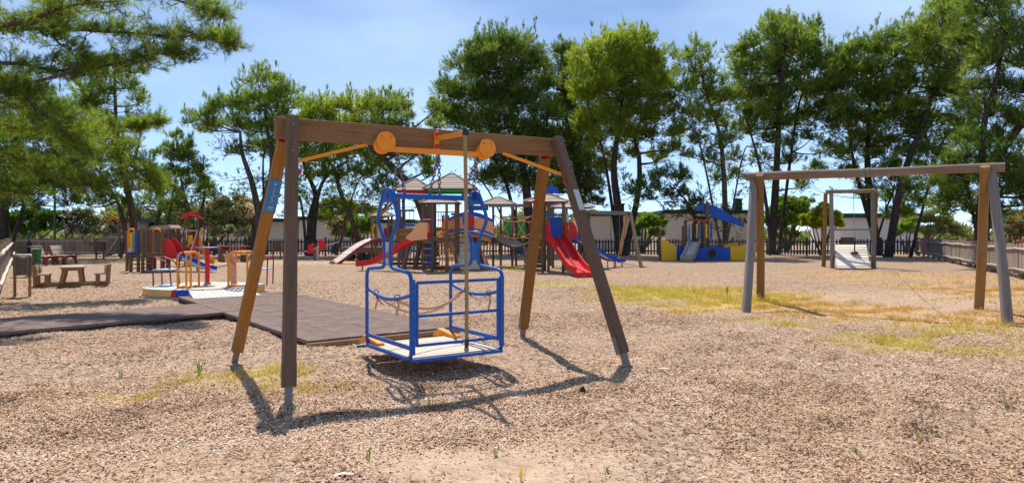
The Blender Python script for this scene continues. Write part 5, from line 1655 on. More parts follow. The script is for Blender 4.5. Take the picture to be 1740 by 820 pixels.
# garden gate with a yellow arch
gq = lA + (lB-lA)*.66 + V(0, -.12, 0)
gt_ = thing('garden_gate', 'narrow wooden gate under a yellow arch in the back left fence', 'gate', tuple(gq))
for s in (-.38, .38):
    MB().box((gq[0]+s, gq[1], 1.1), (.11, .11, 2.3)).build('post', 'fence_grey', gt_)
for k in range(5):
    MB().box((gq[0]-.28+.14*k, gq[1], .86), (.125, .025, 1.3)).build('gate_board', 'fence_grey', gt_)
MB().beam(V(gq[0]-.32, gq[1]-.04, .3), V(gq[0]+.32, gq[1]-.04, 1.2), .03, .08).build('brace', 'fence_rail', gt_)
for z in (.25, 1.25):
    MB().box((gq[0], gq[1]-.035, z), (.72, .03, .07)).build('gate_rail', 'fence_rail', gt_)
n_ = 12
up_ = [(.46*math.cos(a), 2.0+.62*math.sin(a)) for a in np.linspace(0, math.pi, n_)]
lo_ = [(.28*math.cos(a), 2.0+.40*math.sin(a)) for a in np.linspace(math.pi, 0, n_)]
MB().prism(up_+lo_, (gq[0], gq[1], 0), V(1, 0, 0), V(0, 0, 1), V(0, 1, 0), .06).build('arch', 'yellow', gt_)

# thin green pole
gp = thing('lamp_pole', 'thin dark green pole rising behind the back left fence', 'pole', tuple(P(93, 396, 45)*V(1, 1, 0)))
q = ORG[gp.name]
MB().tube([V(q[0], q[1], -.2), V(q[0], q[1], 2.2), V(q[0], q[1], 4.6)], [.085, .075, .06], 10).build('pole', 'pole_green', gp)
MB().lathe([(.05, 4.6), (.16, 4.68), (.22, 4.85), (.10, 4.98), (.02, 5.0)], (q[0], q[1], 0), 14).build('lamp_head', 'pole_green', gp)
# aerial mast
q = P(615, 330, 70)
am_ = thing('aerial_mast', 'thin grey aerial mast above the distant trees', 'mast', (q[0], q[1], 0))
MB().tube([V(q[0], q[1], 0), V(q[0], q[1], 6.0)], .045, 6).build('pole', 'steel', am_)
MB().tube([V(q[0]-.1, q[1], 5.9), V(q[0]+.7, q[1], 5.9)], .03, 6).build('crossarm', 'steel', am_)

# ================================================================== BUILDINGS behind the fence
def cabin(px0, px1, Z, pyt, label, m='wall_cream', depth=6.0, fascia=.22, doors=(), wins=(), chim=(), over=.35):
    x0, x1 = X_(px0, Z), X_(px1, Z); h = EYE + (HY-pyt)*Z/F
    o_ = thing('holiday_cabin', label, 'cabin', ((x0+x1)/2, Z+depth/2, 0), 'cabins behind the picket fence')
    MB().box(((x0+x1)/2, Z+depth/2, h/2-.1), (x1-x0, depth, h+.2)).build('wall', m, o_)
    rf_ = MB().box(((x0+x1)/2, Z+depth/2-.1, h+fascia/2+.002), (x1-x0+2*over, depth+2*over, fascia)).build('roof', 'roof_green', o_)
    MB().box(((x0+x1)/2, Z+depth/2-.1, h+fascia+.05), (x1-x0+2*over-.3, depth+2*over-.3, .1)).build('roof_sheet', 'roof_green', rf_)
    for pa, pb, yt in doors:
        xa, xb = X_(pa, Z), X_(pb, Z); ht = EYE+(HY-yt)*Z/F
        d_ = MB().box(((xa+xb)/2, Z-.01, ht/2), (xb-xa, .06, ht)).build('door', 'dark_glass', o_)
        MB().box(((xa+xb)/2, Z-.03, ht+.04), (xb-xa+.16, .08, .08)).build('door_frame', 'white', d_)
        for s in (xa-.04, xb+.04):
            MB().box((s, Z-.03, ht/2), (.08, .08, ht)).build('door_frame', 'white', d_)
        MB().ball((xb-.12, Z-.07, 1.0), .05, 8).build('handle', 'steel', d_)
    for pa, pb, yt, yb in wins:
        xa, xb = X_(pa, Z), X_(pb, Z); zt, zb_ = EYE+(HY-yt)*Z/F, EYE+(HY-yb)*Z/F
        w_ = MB().box(((xa+xb)/2, Z-.01, (zt+zb_)/2), (xb-xa+.16, .07, zt-zb_+.16)).build('window', 'white', o_)
        for k in range(2):
            MB().box((xa+(xb-xa)*(.25+.5*k), Z-.035, (zt+zb_)/2), ((xb-xa)/2-.06, .05, zt-zb_-.04)).build('pane', 'dark_glass', w_)
        MB().box(((xa+xb)/2, Z-.06, zb_-.11), (xb-xa+.26, .16, .05)).build('sill', 'white', w_)
    # joints of the wall sheets
    n2 = max(2, int((x1-x0)/2.4))
    for k in range(1, n2):
        MB().box((x0+(x1-x0)*k/n2, Z-.006, h/2), (.05, .02, h-.06)).build('batten', m, o_)
    for pc_, hh_, wd_ in chim:
        MB().box((X_(pc_, Z), Z+1.5, h+fascia+hh_/2), (wd_, wd_, hh_)).build('chimney', 'black', rf_)
        MB().box((X_(pc_, Z), Z+1.5, h+fascia+hh_+.07), (wd_*1.25, wd_*1.25, .10)).build('chimney_cap', 'black', rf_)
    return o_
cabin(1131, 1292, 57, 363, 'cream cabin with a dark green roof edge behind the boat playset', doors=((1190, 1204, 368),), chim=((1264, 1.0, .55),))
cabin(1428, 1562, 60, 370, 'long pale cabin behind the far cable ride frame', 'wall_white', fascia=.30)
cabin(982, 1098, 58, 367, 'cream cabin behind the grey timber swing', chim=((1060, .8, .5),))
cabin(374, 503, 60, 377, 'pinkish cream cabin behind the oleander bushes', doors=((430, 438, 381),))
cabin(508, 604, 58, 374, 'white cabin behind the seesaw', 'wall_white')
cabin(628, 700, 57, 379, 'pale cabin behind the arched plank ramp', 'wall_white', doors=((660, 668, 383),))
cabin(203, 236, 57, 377, 'small grey cabin with a black chimney behind the toddler fort', 'concrete', chim=((214, .9, .6),), depth=4)
cabin(238, 300, 59, 385, 'low white cabin with a green roof behind the toddler fort', 'wall_white')

# ================================================================== PINES
def tufts(pts, axes, K, L, W, spread, tint):
    n_ = len(pts)
    p_ = np.repeat(pts, K, 0); a_ = np.repeat(axes, K, 0)
    d_ = a_ + spread*rng.normal(0, 1, (n_*K, 3)); d_ /= np.linalg.norm(d_, axis=1, keepdims=True)
    ln_ = L*(.6+.7*rng.random((n_*K, 1)))
    b_ = p_ + a_*(rng.random((n_*K, 1))-.35)*L*.9
    s_ = np.cross(d_, rng.normal(0, 1, (n_*K, 3))); s_ /= np.linalg.norm(s_, axis=1, keepdims=True)
    s_ *= W*.5
    q = np.stack([b_-s_, b_+s_, b_+d_*ln_], 1).reshape(-1, 3)
    t_ = np.repeat(tint, K) + rng.normal(0, .07, n_*K)
    return q, t_

def clump_points(c, r, n_sub, n_t, flat=.95, shell=.92):
    """uneven foliage mass: lobes over the outside of an ellipsoid, shoots over each lobe"""
    c = np.asarray(c, float)
    u = rng.normal(0, 1, (n_sub, 3)); u /= np.linalg.norm(u, axis=1, keepdims=True)
    u[:, 2] = np.where(u[:, 2] < -.45, -u[:, 2]*.6, u[:, 2])
    rad = (rng.random((n_sub, 1))**.4)*shell
    sub = c + u*rad*r*np.array([1.0, 1.0, flat])
    rs = r*(.24+.26*rng.random(n_sub))
    v_ = rng.normal(0, 1, (n_sub, n_t, 3)); v_ /= np.linalg.norm(v_, axis=2, keepdims=True)
    rr_ = rng.random((n_sub, n_t, 1))**.45
    pts = sub[:, None, :] + v_*rr_*rs[:, None, None]*np.array([1.05, 1.05, .85])
    ax = v_*.5 + (u*.35)[:, None, :] + np.array([0, 0, .48])
    ax /= np.linalg.norm(ax, axis=2, keepdims=True)
    tl = np.repeat((rng.random(n_sub)*.5)[:, None], n_t, 1) + rng.random((n_sub, n_t))*.45 + .18
    return pts.reshape(-1, 3), ax.reshape(-1, 3), tl.reshape(-1), sub

def limb(mb, a, b_, r0, r1, sag=.1, n_=7, sides=6):
    a = np.asarray(a, float); b_ = np.asarray(b_, float)
    L = np.linalg.norm(b_-a)
    k = rng.normal(0, .05*L, 3)
    mid = (a+b_)/2 + k + V(0, 0, -sag*L)
    pts = [(1-t)**2*a + 2*t*(1-t)*mid + t*t*b_ for t in np.linspace(0, 1, n_)]
    mb.tube(pts, list(np.linspace(r0, r1, n_)), sides, caps=False)

def pine(label, Z, trunks, clumps, foliage='pine', bark_='bark_dark', dens=1.0, L=.27, W=.036, K=8, depth=1.0, group='pines round the playground', lobes=1.0, name='pine_tree', stubs=(), flat=.92, twigs=26, cat='pine tree'):
    """trunks: ([(px, py), ...], radius at the foot); clumps: (px, py, radius in px)"""
    base = None; tb = MB(); nodes = []
    for path, r0 in trunks:
        pts = []
        off = rng.normal(0, .12)
        for i, (px, py) in enumerate(path):
            q = P(px, py, Z)
            if i == 0: q[2] = -.25
            q[1] += (off + rng.normal(0, .25))*(i > 0)
            q[0] = (px-870)*q[1]/F
            pts.append(q)
        if base is None: base = V(pts[0][0], pts[0][1], 0)
        pts = smooth_path(pts, 6)
        m_ = len(pts)
        rad = [r0*.72*(1-.72*i/(m_-1)) * (1.25 if i == 0 else 1) for i in range(m_)]
        tb.tube(pts, rad, 9)
        nodes += [(p_, rad[i]) for i, p_ in enumerate(pts) if i > m_*.25]
    for path, r0 in stubs:
        pts = smooth_path([P(px, py, Z) for px, py in path], 4)
        tb.tube(pts, list(np.linspace(r0, r0*.7, len(pts))), 8)
    root = thing(name, label, cat, base, group)
    NP_ = np.array([p_ for p_, r_ in nodes]); NR = np.array([r_ for p_, r_ in nodes])
    Q, T = [], []
    for (px, py, rp) in clumps:
        r = rp*Z/F*1.20
        c = P(px, py, Z)
        extra = [(c + V(0, rng.normal(0, .5)*r*depth - .2*r, 0), r)]
        if rp*Z/F > .9 and depth > .5:
            extra.append((c + V(rng.normal(0, .4)*r, r*1.3, rng.normal(0, .3)*r), r*.85))
        for cc_, rr_ in extra:
            ns = max(6, int(17*lobes*(rr_/1.5)**.7)); ntf = max(10, int((26 if rr_ == r else 15)*dens*(rr_/1.5)**1.1*(.34/L)))
            pts, ax, tl, sub = clump_points(cc_, rr_, ns, ntf, flat)
            q, t = tufts(pts, ax, K, L, W, .42, tl)
            Q.append(q); T.append(t)
            # the limb that carries it, and twigs into the lobes
            low = NP_[:, 2] < cc_[2] + .3
            dd = np.linalg.norm(NP_-cc_, axis=1) + np.where(low, 0, 3.0) + np.abs(cc_[2]-NP_[:, 2]-.25*rr_)*.25
            j = int(np.argmin(dd))
            start = NP_[j]; r_s = min(NR[j]*.62, .05+.06*rr_)
            if np.linalg.norm(start-cc_) > .15*rr_:
                limb(tb, start, cc_ - V(0, 0, .15*rr_), max(r_s, .03), max(r_s*.4, .018), rng.uniform(-.12, .12))
            # feathery leading shoots above the mass
            nf = max(2, int(3*rr_))
            fp = cc_ + rng.normal(0, .38, (nf, 3))*rr_*V(1, 1, .3) + V(0, 0, rr_*.80)
            for f_ in fp:
                hgt = rng.uniform(.15, .5)*min(rr_, 1.2)
                m2 = 9
                q2 = f_ + np.linspace(-.2, 1, m2)[:, None]*V(rng.normal(0, .25), rng.normal(0, .25), 1)*hgt + rng.normal(0, .05, (m2, 3))
                q, t = tufts(q2, np.repeat(V(0, 0, 1)[None], m2, 0), K, L*.8, W, .5, np.full(m2, .35)+rng.random(m2)*.5)
                Q.append(q); T.append(t)
            for s_ in sub[:: max(1, len(sub)//6)]:
                limb(tb, cc_ - V(0, 0, .15*rr_), s_, max(r_s*.4, .018), .010, .0, 4, 4)
    # thin half bare twigs in the open space under the crown
    zlo, zhi = NP_[:, 2].min(), NP_[:, 2].max()
    for k in range(twigs):
        j = int(rng.integers(len(NP_)))
        if NP_[j, 2] > zlo + .75*(zhi-zlo): continue
        ln_ = rng.uniform(1.2, 3.6)
        d_ = nrm(V(rng.normal(0, 1), rng.normal(0, .8), rng.normal(.12, .28)))
        e_ = NP_[j] + d_*ln_
        limb(tb, NP_[j], e_, .030, .008, rng.uniform(-.1, .15), 6, 4)
        for i2 in range(6):
            a2 = NP_[j] + d_*ln_*rng.uniform(.3, 1)
            e2 = a2 + nrm(d_*.6 + rng.normal(0, .6, 3))*rng.uniform(.4, 1.2)
            limb(tb, a2, e2, .012, .005, .1, 4, 3)
            m2 = int(rng.integers(3, 11))
            q2 = a2 + (e2-a2)*rng.uniform(.5, 1.1, (m2, 1)) + rng.normal(0, .12, (m2, 3))
            q, t = tufts(q2, np.repeat(nrm(e2-a2+V(0, 0, .3))[None], m2, 0), K, L*.75, W, .7, rng.random(m2)*.6)
            Q.append(q); T.append(t)
    tb.build('trunk', bark_, root)
    np_mesh('crown', np.concatenate(Q), 3, np.concatenate(T), foliage, parent=root, org=base)
    return root

pine('pine with two leaning trunks and a bare broken stub, left of the big swing', 48,
     [([(441, 430), (440, 370), (428, 310), (412, 262), (408, 226)], .42), ([(442, 430), (448, 350), (462, 285), (455, 225), (450, 180)], .36), ([(452, 330), (447, 290), (450, 250)], .16)],
     [(450, 150, 30), (430, 172, 20), (478, 165, 27), (500, 182, 14), (455, 190, 30), (412, 185, 24), (385, 183, 20), (355, 198, 24), (330, 208, 15), (395, 210, 22), (370, 222, 16), (440, 222, 26), (475, 225, 24), (492, 245, 20), (430, 252, 20), (400, 258, 13), (465, 262, 20), (345, 222, 13), (460, 128+6, 16), (490, 275, 14), (455, 330, 10)],
     dens=.9, bark_='bark_grey', depth=.9, stubs=())
pine('broad pine with yellow green top over the left end of the beam', 46,
     [([(527, 425), (528, 370), (536, 330), (520, 290), (512, 262)], .36), ([(530, 390), (540, 335), (560, 295), (590, 275)], .24), ([(522, 400), (512, 345), (498, 325)], .15)],
     [(535, 188, 24), (515, 205, 20), (560, 200, 26), (525, 232, 26), (555, 235, 26), (508, 265, 20), (540, 270, 26), (575, 260, 24), (522, 300, 16), (555, 298, 18), (580, 182, 18)], 'pine_gold', dens=1.0)
pine('leaning pine whose slim reddish trunk tilts to the left behind the seesaw', 47,
     [([(614, 425), (600, 380), (578, 325), (566, 285), (545, 262)], .30), ([(570, 300), (610, 305), (650, 298)], .10)],
     [(605, 190, 24), (630, 183, 26), (600, 225, 28), (635, 225, 26), (590, 255, 22), (620, 262, 24), (575, 300, 14), (600, 295, 16), (630, 298, 14), (648, 262, 20), (645, 285, 14)], 'pine_gold', bark_='bark_warm', dens=1.0)
pine('pine with a thick trunk slanting up to the left behind the castle roofs', 45,
     [([(738, 425), (722, 370), (700, 320), (668, 285), (632, 250), (612, 232)], .55), ([(690, 308), (672, 340), (640, 372)], .2)],
     [(660, 185, 24), (682, 182, 18), (655, 222, 24), (690, 212, 20), (680, 245, 24), (712, 235, 16), (705, 265, 22), (730, 285, 20), (660, 262, 18), (745, 188, 14), (742, 215, 16), (725, 300, 14), (640, 330, 12), (650, 310, 14), (668, 320, 10)], 'pine', bark_='bark_warm', dens=.9)
pine('tall dark domed pine directly behind the castle', 50,
     [([(900, 430), (896, 340), (885, 270), (868, 190), (858, 120)], .55), ([(890, 320), (850, 285), (800, 265), (755, 240)], .22), ([(895, 330), (925, 270), (930, 190)], .25), ([(885, 290), (820, 310), (775, 320)], .12)],
     [(850, 78, 34), (885, 88, 34), (815, 92, 30), (908, 112, 28), (790, 122, 30), (835, 120, 36), (875, 130, 38), (770, 160, 30), (808, 162, 36), (850, 170, 40), (898, 170, 36), (925, 200, 30), (762, 195, 26), (795, 208, 34), (835, 215, 38), (880, 222, 38), (915, 240, 30), (800, 250, 28), (845, 262, 34), (890, 275, 34), (868, 305, 30), (830, 300, 22), (905, 310, 26), (745, 205, 16), (735, 182, 10), (930, 150, 20)], 'pine_dark', dens=1.05)
pine('bright rounded pine with twin dark trunks right of the big frame', 47,
     [([(1056, 425), (1050, 355), (1043, 285), (1052, 210), (1062, 130)], .48), ([(1060, 425), (1084, 330), (1086, 270), (1080, 235), (1105, 165)], .34), ([(1052, 360), (1030, 285), (1010, 205)], .2)],
     [(1060, 82, 32), (1092, 80, 28), (1025, 92, 30), (1120, 102, 26), (995, 98, 26), (1050, 115, 38), (1088, 120, 36), (1010, 130, 34), (1130, 135, 24), (1030, 160, 38), (1070, 165, 38), (1110, 165, 34), (995, 165, 30), (1045, 200, 34), (1090, 205, 32), (1128, 200, 24), (1010, 205, 28), (1140, 170, 16), (1060, 235, 24), (1020, 240, 22), (1095, 232, 20), (1040, 268, 14), (1140, 255, 20), (1115, 270, 15), (1150, 225, 18), (1075, 262, 14)], 'pine_gold', dens=1.1)
pine('shaded pine between the domed pine and the twin trunk pine', 53,
     [([(990, 430), (985, 350), (978, 280), (962, 200), (958, 130)], .42), ([(984, 340), (1000, 270), (1000, 230)], .2)],
     [(955, 88, 22), (965, 120, 26), (945, 150, 28), (975, 165, 28), (955, 195, 32), (985, 225, 30), (945, 240, 28), (970, 262, 32), (1000, 270, 26), (950, 290, 26), (985, 300, 30), (1005, 318, 24), (965, 325, 24), (990, 345, 18), (940, 325, 20), (1030, 290, 18), (1015, 345, 14)], 'pine_dark', dens=1.0)
pine('open crowned pine with one slim straight trunk behind the boat playset', 45,
     [([(1233, 425), (1232, 350), (1229, 285), (1222, 225), (1200, 160), (1190, 115)], .30), ([(1229, 290), (1190, 250), (1165, 205)], .12), ([(1230, 300), (1262, 265), (1280, 250)], .10)],
     [(1182, 88, 18), (1165, 105, 18), (1205, 100, 18), (1178, 130, 24), (1212, 135, 22), (1158, 155, 20), (1190, 165, 24), (1220, 170, 22), (1170, 195, 22), (1205, 205, 24), (1235, 210, 20), (1155, 225, 16), (1185, 240, 18), (1225, 250, 18), (1205, 275, 15), (1245, 270, 16), (1250, 300, 14), (1215, 305, 12), (1165, 265, 12), (1240, 235, 14)], 'pine', bark_='bark_grey', dens=.75)
pine('small bent pine with thin drooping foliage left of the boat playset', 43,
     [([(1187, 425), (1182, 375), (1168, 345), (1148, 320)], .20), ([(1183, 370), (1195, 340)], .08)],
     [(1112, 305, 17), (1130, 298, 15), (1148, 310, 16), (1095, 318, 14), (1120, 322, 15), (1075, 328, 12), (1160, 330, 11), (1138, 332, 12), (1180, 345, 9), (1196, 358, 8), (1100, 338, 10), (1160, 298, 13)], 'pine_dark', dens=.7)
pine('tall pine with a forked trunk behind the left leg of the log frame', 48,
     [([(1310, 430), (1316, 350), (1320, 280), (1324, 200), (1330, 120), (1335, 70)], .44), ([(1314, 385), (1298, 320), (1285, 260), (1268, 205)], .22), ([(1322, 240), (1355, 190), (1380, 140)], .18)],
     [(1335, 52, 24), (1305, 62, 26), (1365, 60, 24), (1390, 78, 22), (1280, 85, 24), (1325, 85, 32), (1360, 98, 32), (1255, 92, 20), (1298, 112, 32), (1340, 130, 36), (1385, 118, 26), (1262, 125, 26), (1405, 100, 14), (1280, 155, 30), (1320, 170, 34), (1365, 160, 30), (1250, 165, 24), (1395, 155, 20), (1272, 195, 26), (1315, 210, 28), (1350, 205, 28), (1385, 195, 22), (1260, 225, 16), (1300, 240, 18), (1345, 245, 18), (1375, 235, 16), (1310, 28+10, 12), (1385, 45, 12), (1290, 268, 14), (1340, 275, 15), (1402, 255, 17), (1385, 288, 15), (1362, 318, 11), (1410, 215, 18), (1405, 180, 18)], 'pine', dens=.95)
pine('pine with two slanting trunks behind the small cable frame', 46,
     [([(1493, 430), (1480, 350), (1474, 280), (1476, 210), (1480, 120)], .42), ([(1497, 420), (1462, 320), (1448, 260), (1440, 190)], .26), ([(1480, 340), (1520, 320), (1550, 318)], .12)],
     [(1475, 82, 24), (1448, 92, 24), (1500, 88, 24), (1425, 118, 24), (1462, 120, 32), (1500, 125, 30), (1520, 150, 24), (1412, 150, 24), (1445, 155, 32), (1485, 165, 34), (1415, 185, 22), (1450, 195, 30), (1495, 205, 30), (1520, 195, 24), (1425, 222, 22), (1412, 268, 16), (1425, 300, 13), (1465, 235, 26), (1502, 245, 24), (1440, 258, 18), (1480, 265, 18), (1400, 130, 14), (1525, 330, 16), (1545, 345, 16), (1505, 340, 14), (1530, 360, 14), (1500, 368, 12), (1470, 335, 11), (1520, 285, 18), (1480, 298, 13), (1450, 290, 13), (1550, 318, 18), (1540, 365, 15), (1560, 348, 14), (1515, 312, 15)], 'pine', dens=1.0)
pine('dense dark pine with a steep slanting trunk left of the right log legs', 43,
     [([(1508, 430), (1528, 330), (1545, 270), (1568, 210), (1590, 140), (1600, 70)], .36), ([(1545, 270), (1600, 245), (1640, 225)], .14)],
     [(1580, 40, 28), (1612, 28, 28), (1548, 62, 26), (1595, 70, 34), (1635, 58, 30), (1532, 90, 20), (1560, 105, 32), (1605, 115, 36), (1645, 105, 32), (1540, 140, 26), (1580, 155, 34), (1625, 160, 34), (1548, 185, 26), (1595, 200, 32), (1640, 205, 30), (1565, 225, 24), (1610, 240, 28), (1600, 15, 20), (1590, 262, 18), (1640, 245, 20), (1625, 275, 16), (1560, 288, 20), (1590, 305, 18), (1615, 318, 18), (1570, 262, 20), (1540, 262, 16)], 'pine', dens=1.0)
pine('big dark pine leaning over the right plank fence', 30,
     [([(1670, 440), (1668, 390), (1674, 330), (1688, 275), (1722, 230), (1770, 160), (1800, 60)], .46), ([(1676, 320), (1670, 240), (1690, 150), (1710, 60)], .24), ([(1672, 350), (1640, 310), (1605, 300)], .12)],
     [(1690, 20, 32), (1730, 10, 36), (1665, 60, 26), (1705, 65, 36), (1745, 60, 38), (1680, 105, 30), (1720, 110, 36), (1765, 110, 36), (1660, 145, 26), (1700, 155, 32), (1745, 160, 34), (1675, 195, 28), (1720, 205, 30), (1655, 235, 26), (1695, 245, 26), (1755, 215, 34), (1632, 265, 22), (1665, 285, 26), (1610, 290, 22), (1700, 290, 26), (1640, 310, 24), (1595, 315, 18), (1615, 335, 20), (1650, 340, 24), (1690, 330, 26), (1725, 280, 26), (1715, 335, 22), (1750, 300, 28), (1640, 362, 14), (1690, 365, 16), (1735, 345, 18), (1595, 345, 14), (1670, 10, 24), (1615, 362, 14), (1660, 375, 14), (1690, 385, 12), (1710, 372, 14), (1660, 300, 24), (1725, 315, 22)], 'pine_dark', dens=1.0, L=.27, W=.030)
pine('small pine with a curved grey trunk behind the toddler fort', 47,
     [([(272, 425), (266, 385), (276, 345), (274, 312)], .28), ([(274, 330), (300, 300), (312, 270)], .10)],
     [(298, 252, 18), (318, 248, 14), (282, 265, 18), (308, 272, 20), (330, 268, 14), (270, 290, 18), (298, 296, 20), (328, 292, 16), (348, 285, 10), (345, 305, 13), (262, 308, 14), (285, 312, 14), (320, 312, 12), (360, 318, 9), (292, 232, 9), (305, 340, 12), (345, 330, 9)], 'pine', bark_='bark_grey', dens=.85)
pine('bare forked grey trunk with few shoots above the red roofed tower', 50,
     [([(322, 425), (325, 385), (322, 360), (312, 330), (308, 303)], .42), ([(326, 375), (344, 352), (350, 322)], .26)],
     [(350, 318, 9), (362, 332, 8), (310, 300, 8), (298, 322, 9), (305, 352, 10), (290, 362, 12), (340, 300, 8)], 'pine_dark', bark_='bark_grey', dens=.6)
pine('tall pine with twin trunks behind the gate with the yellow arch', 42,
     [([(230, 425), (226, 370), (216, 320), (200, 250), (196, 180), (195, 120)], .34), ([(222, 425), (208, 370), (196, 335), (160, 280)], .26), ([(205, 265), (240, 225), (268, 210)], .09)],
     [(195, 112, 20), (222, 120, 18), (170, 125, 20), (212, 148, 22), (180, 155, 24), (240, 122, 10), (228, 172, 18), (150, 160, 20), (195, 185, 24), (165, 195, 22), (130, 185, 20), (225, 212, 16), (262, 210, 10), (245, 218, 10), (190, 222, 22), (150, 230, 22), (115, 220, 20), (215, 250, 20), (175, 262, 24), (135, 268, 22), (235, 280, 18), (195, 300, 24), (155, 310, 22), (225, 315, 20), (115, 300, 22), (180, 340, 20), (215, 345, 14), (140, 345, 18)], 'pine', bark_='bark_warm', dens=.85)
pine('dark spreading pine behind the left plank fence', 38,
     [([(8, 430), (6, 370), (14, 310), (30, 230), (45, 150)], .42), ([(10, 350), (60, 300), (120, 270)], .16)],
     [(20, 200, 34), (70, 190, 32), (45, 235, 36), (95, 235, 32), (20, 275, 34), (70, 280, 36), (115, 275, 28), (35, 315, 32), (85, 320, 32), (130, 315, 24), (15, 345, 22), (60, 348, 22), (105, 345, 20), (-10, 240, 30), (-20, 310, 30)], 'pine_dark', dens=.95, L=.30, W=.030)

# the near pine whose boughs reach in from the left
nz_ = 14.5
root = thing('pine_tree', 'near pine whose long boughs with cones hang in from the upper left', 'pine tree', (-17.0, 14.5, 0), 'pines round the playground')
tb = MB()
trunk = smooth_path([V(-17.0, 14.5, -.3), V(-16.6, 14.7, 2.5), V(-16.2, 14.3, 5.0), V(-15.6, 14.6, 8.0), V(-15.4, 14.4, 10.5)], 6)
tb.tube(trunk, list(np.linspace(.42, .16, len(trunk))), 12)
TN = np.array(trunk)
Q, T, conep = [], [], []
boughs = [  # (list of (px, py, depth)), radius, how far the foliage spreads in px
    ([(-330, 150, 14.5), (-120, 60, 14.2), (30, 40, 14.0), (110, 12, 13.8), (200, 2, 13.6)], .085, 50),
    ([(-330, 110, 14.5), (-60, 60, 15.2), (90, 50, 15.5), (200, 55, 15.6), (290, 62, 15.4), (365, 62, 15.2), (398, 78, 15.1)], .06, 42),
    ([(-330, 160, 14.5), (-40, 110, 14.8), (100, 120, 15.0), (190, 110, 15.2), (260, 92, 15.3), (318, 92, 15.2)], .05, 34),
    ([(-330, 160, 14.5), (-80, 130, 15.6), (20, 150, 16.0), (110, 200, 16.4), (180, 250, 16.6), (240, 295, 16.8), (262, 318, 16.8)], .055, 46),
    ([(-330, 210, 14.5), (-100, 170, 14.0), (0, 140, 14.0), (50, 172, 14.2), (100, 220, 14.4), (150, 268, 14.6)], .05, 48),
    ([(-330, 230, 14.5), (-120, 240, 15.0), (-20, 250, 15.4), (60, 280, 15.8), (130, 310, 16.2), (190, 312, 16.4)], .05, 40),
    ([(-330, 60, 14.5), (-100, -20, 15.5), (80, -30, 16), (220, -20, 16.2), (330, 10, 16.0), (380, 30, 15.8)], .06, 46),
    ([(60, 172, 14.2), (95, 130, 14.6), (90, 60, 15.0), (86, 0, 15.2)], .035, 30),
    ([(-330, 200, 14.5), (-60, 210, 16.8), (60, 220, 17.2), (150, 215, 17.4), (225, 215, 17.5), (272, 206, 17.5)], .04, 26),
    ([(-330, 240, 14.5), (-120, 300, 16.0), (-20, 320, 16.2), (60, 330, 16.5)], .04, 40),
]
for path, r0, sp_ in boughs:
    pts = [P(*a) for a in path]
    pts[0] = TN[int(np.argmin(np.abs(TN[:, 2]-pts[0][2]*.9)))]
    pts = smooth_path(pts, 8)
    m_ = len(pts)
    tb.tube(pts, list(np.linspace(r0, .012, m_)), 7)
    pa = np.array(pts)
    vis = [i for i in range(m_) if pa[i, 0]/pa[i, 1]*F+870 > -230]
    for i in vis:
        s_ = sp_/1160*pa[i, 1]*(1.0 if i < m_*.8 else .65)
        for _ in range(4):
            # a side twig with shoots along its outer half
            dv = rng.normal(0, 1, 3)*V(1, 1, .55); dv[2] += .12; dv[0] += .25
            dv = nrm(dv)*s_*rng.uniform(.35, 1.1)
            tip = pa[i] + dv
            limb(tb, pa[i], tip, .011, .004, .12, 4, 4)
            nt_ = 10
            tt = rng.uniform(.55, 1.08, nt_)[:, None]
            pp_ = pa[i] + dv*tt + rng.normal(0, .11*s_+.03, (nt_, 3))*V(1, 1, .6)
            ax_ = nrm(dv)*.7 + rng.normal(0, .45, (nt_, 3)) + V(0, 0, .35)
            ax_ /= np.linalg.norm(ax_, axis=1, keepdims=True)
            q_, t_ = tufts(pp_, ax_, 14, .15, .0085, .45, np.full(nt_, rng.random()*.45) + rng.random(nt_)*.5)
            Q.append(q_); T.append(t_)
            if rng.random() < .22:
                conep.append(pa[i] + dv*rng.uniform(.3, .8) - V(0, 0, .05))
tb.build('trunk', 'bark_grey', root)
np_mesh('crown', np.concatenate(Q), 3, np.concatenate(T), 'pine_near', parent=root, org=ORG[root.name])
cm_ = MB().lathe([(.002, -.045), (.022, -.03), (.028, -.005), (.020, .02), (.006, .038)], (0, 0, 0), 7).mesh('cone', (0, 0, 0)); cm_.materials.append(M['cone'])
for c in conep:
    piece('cone', cm_, root, c, (rng.normal(0, .5), rng.normal(0, .5), 0))

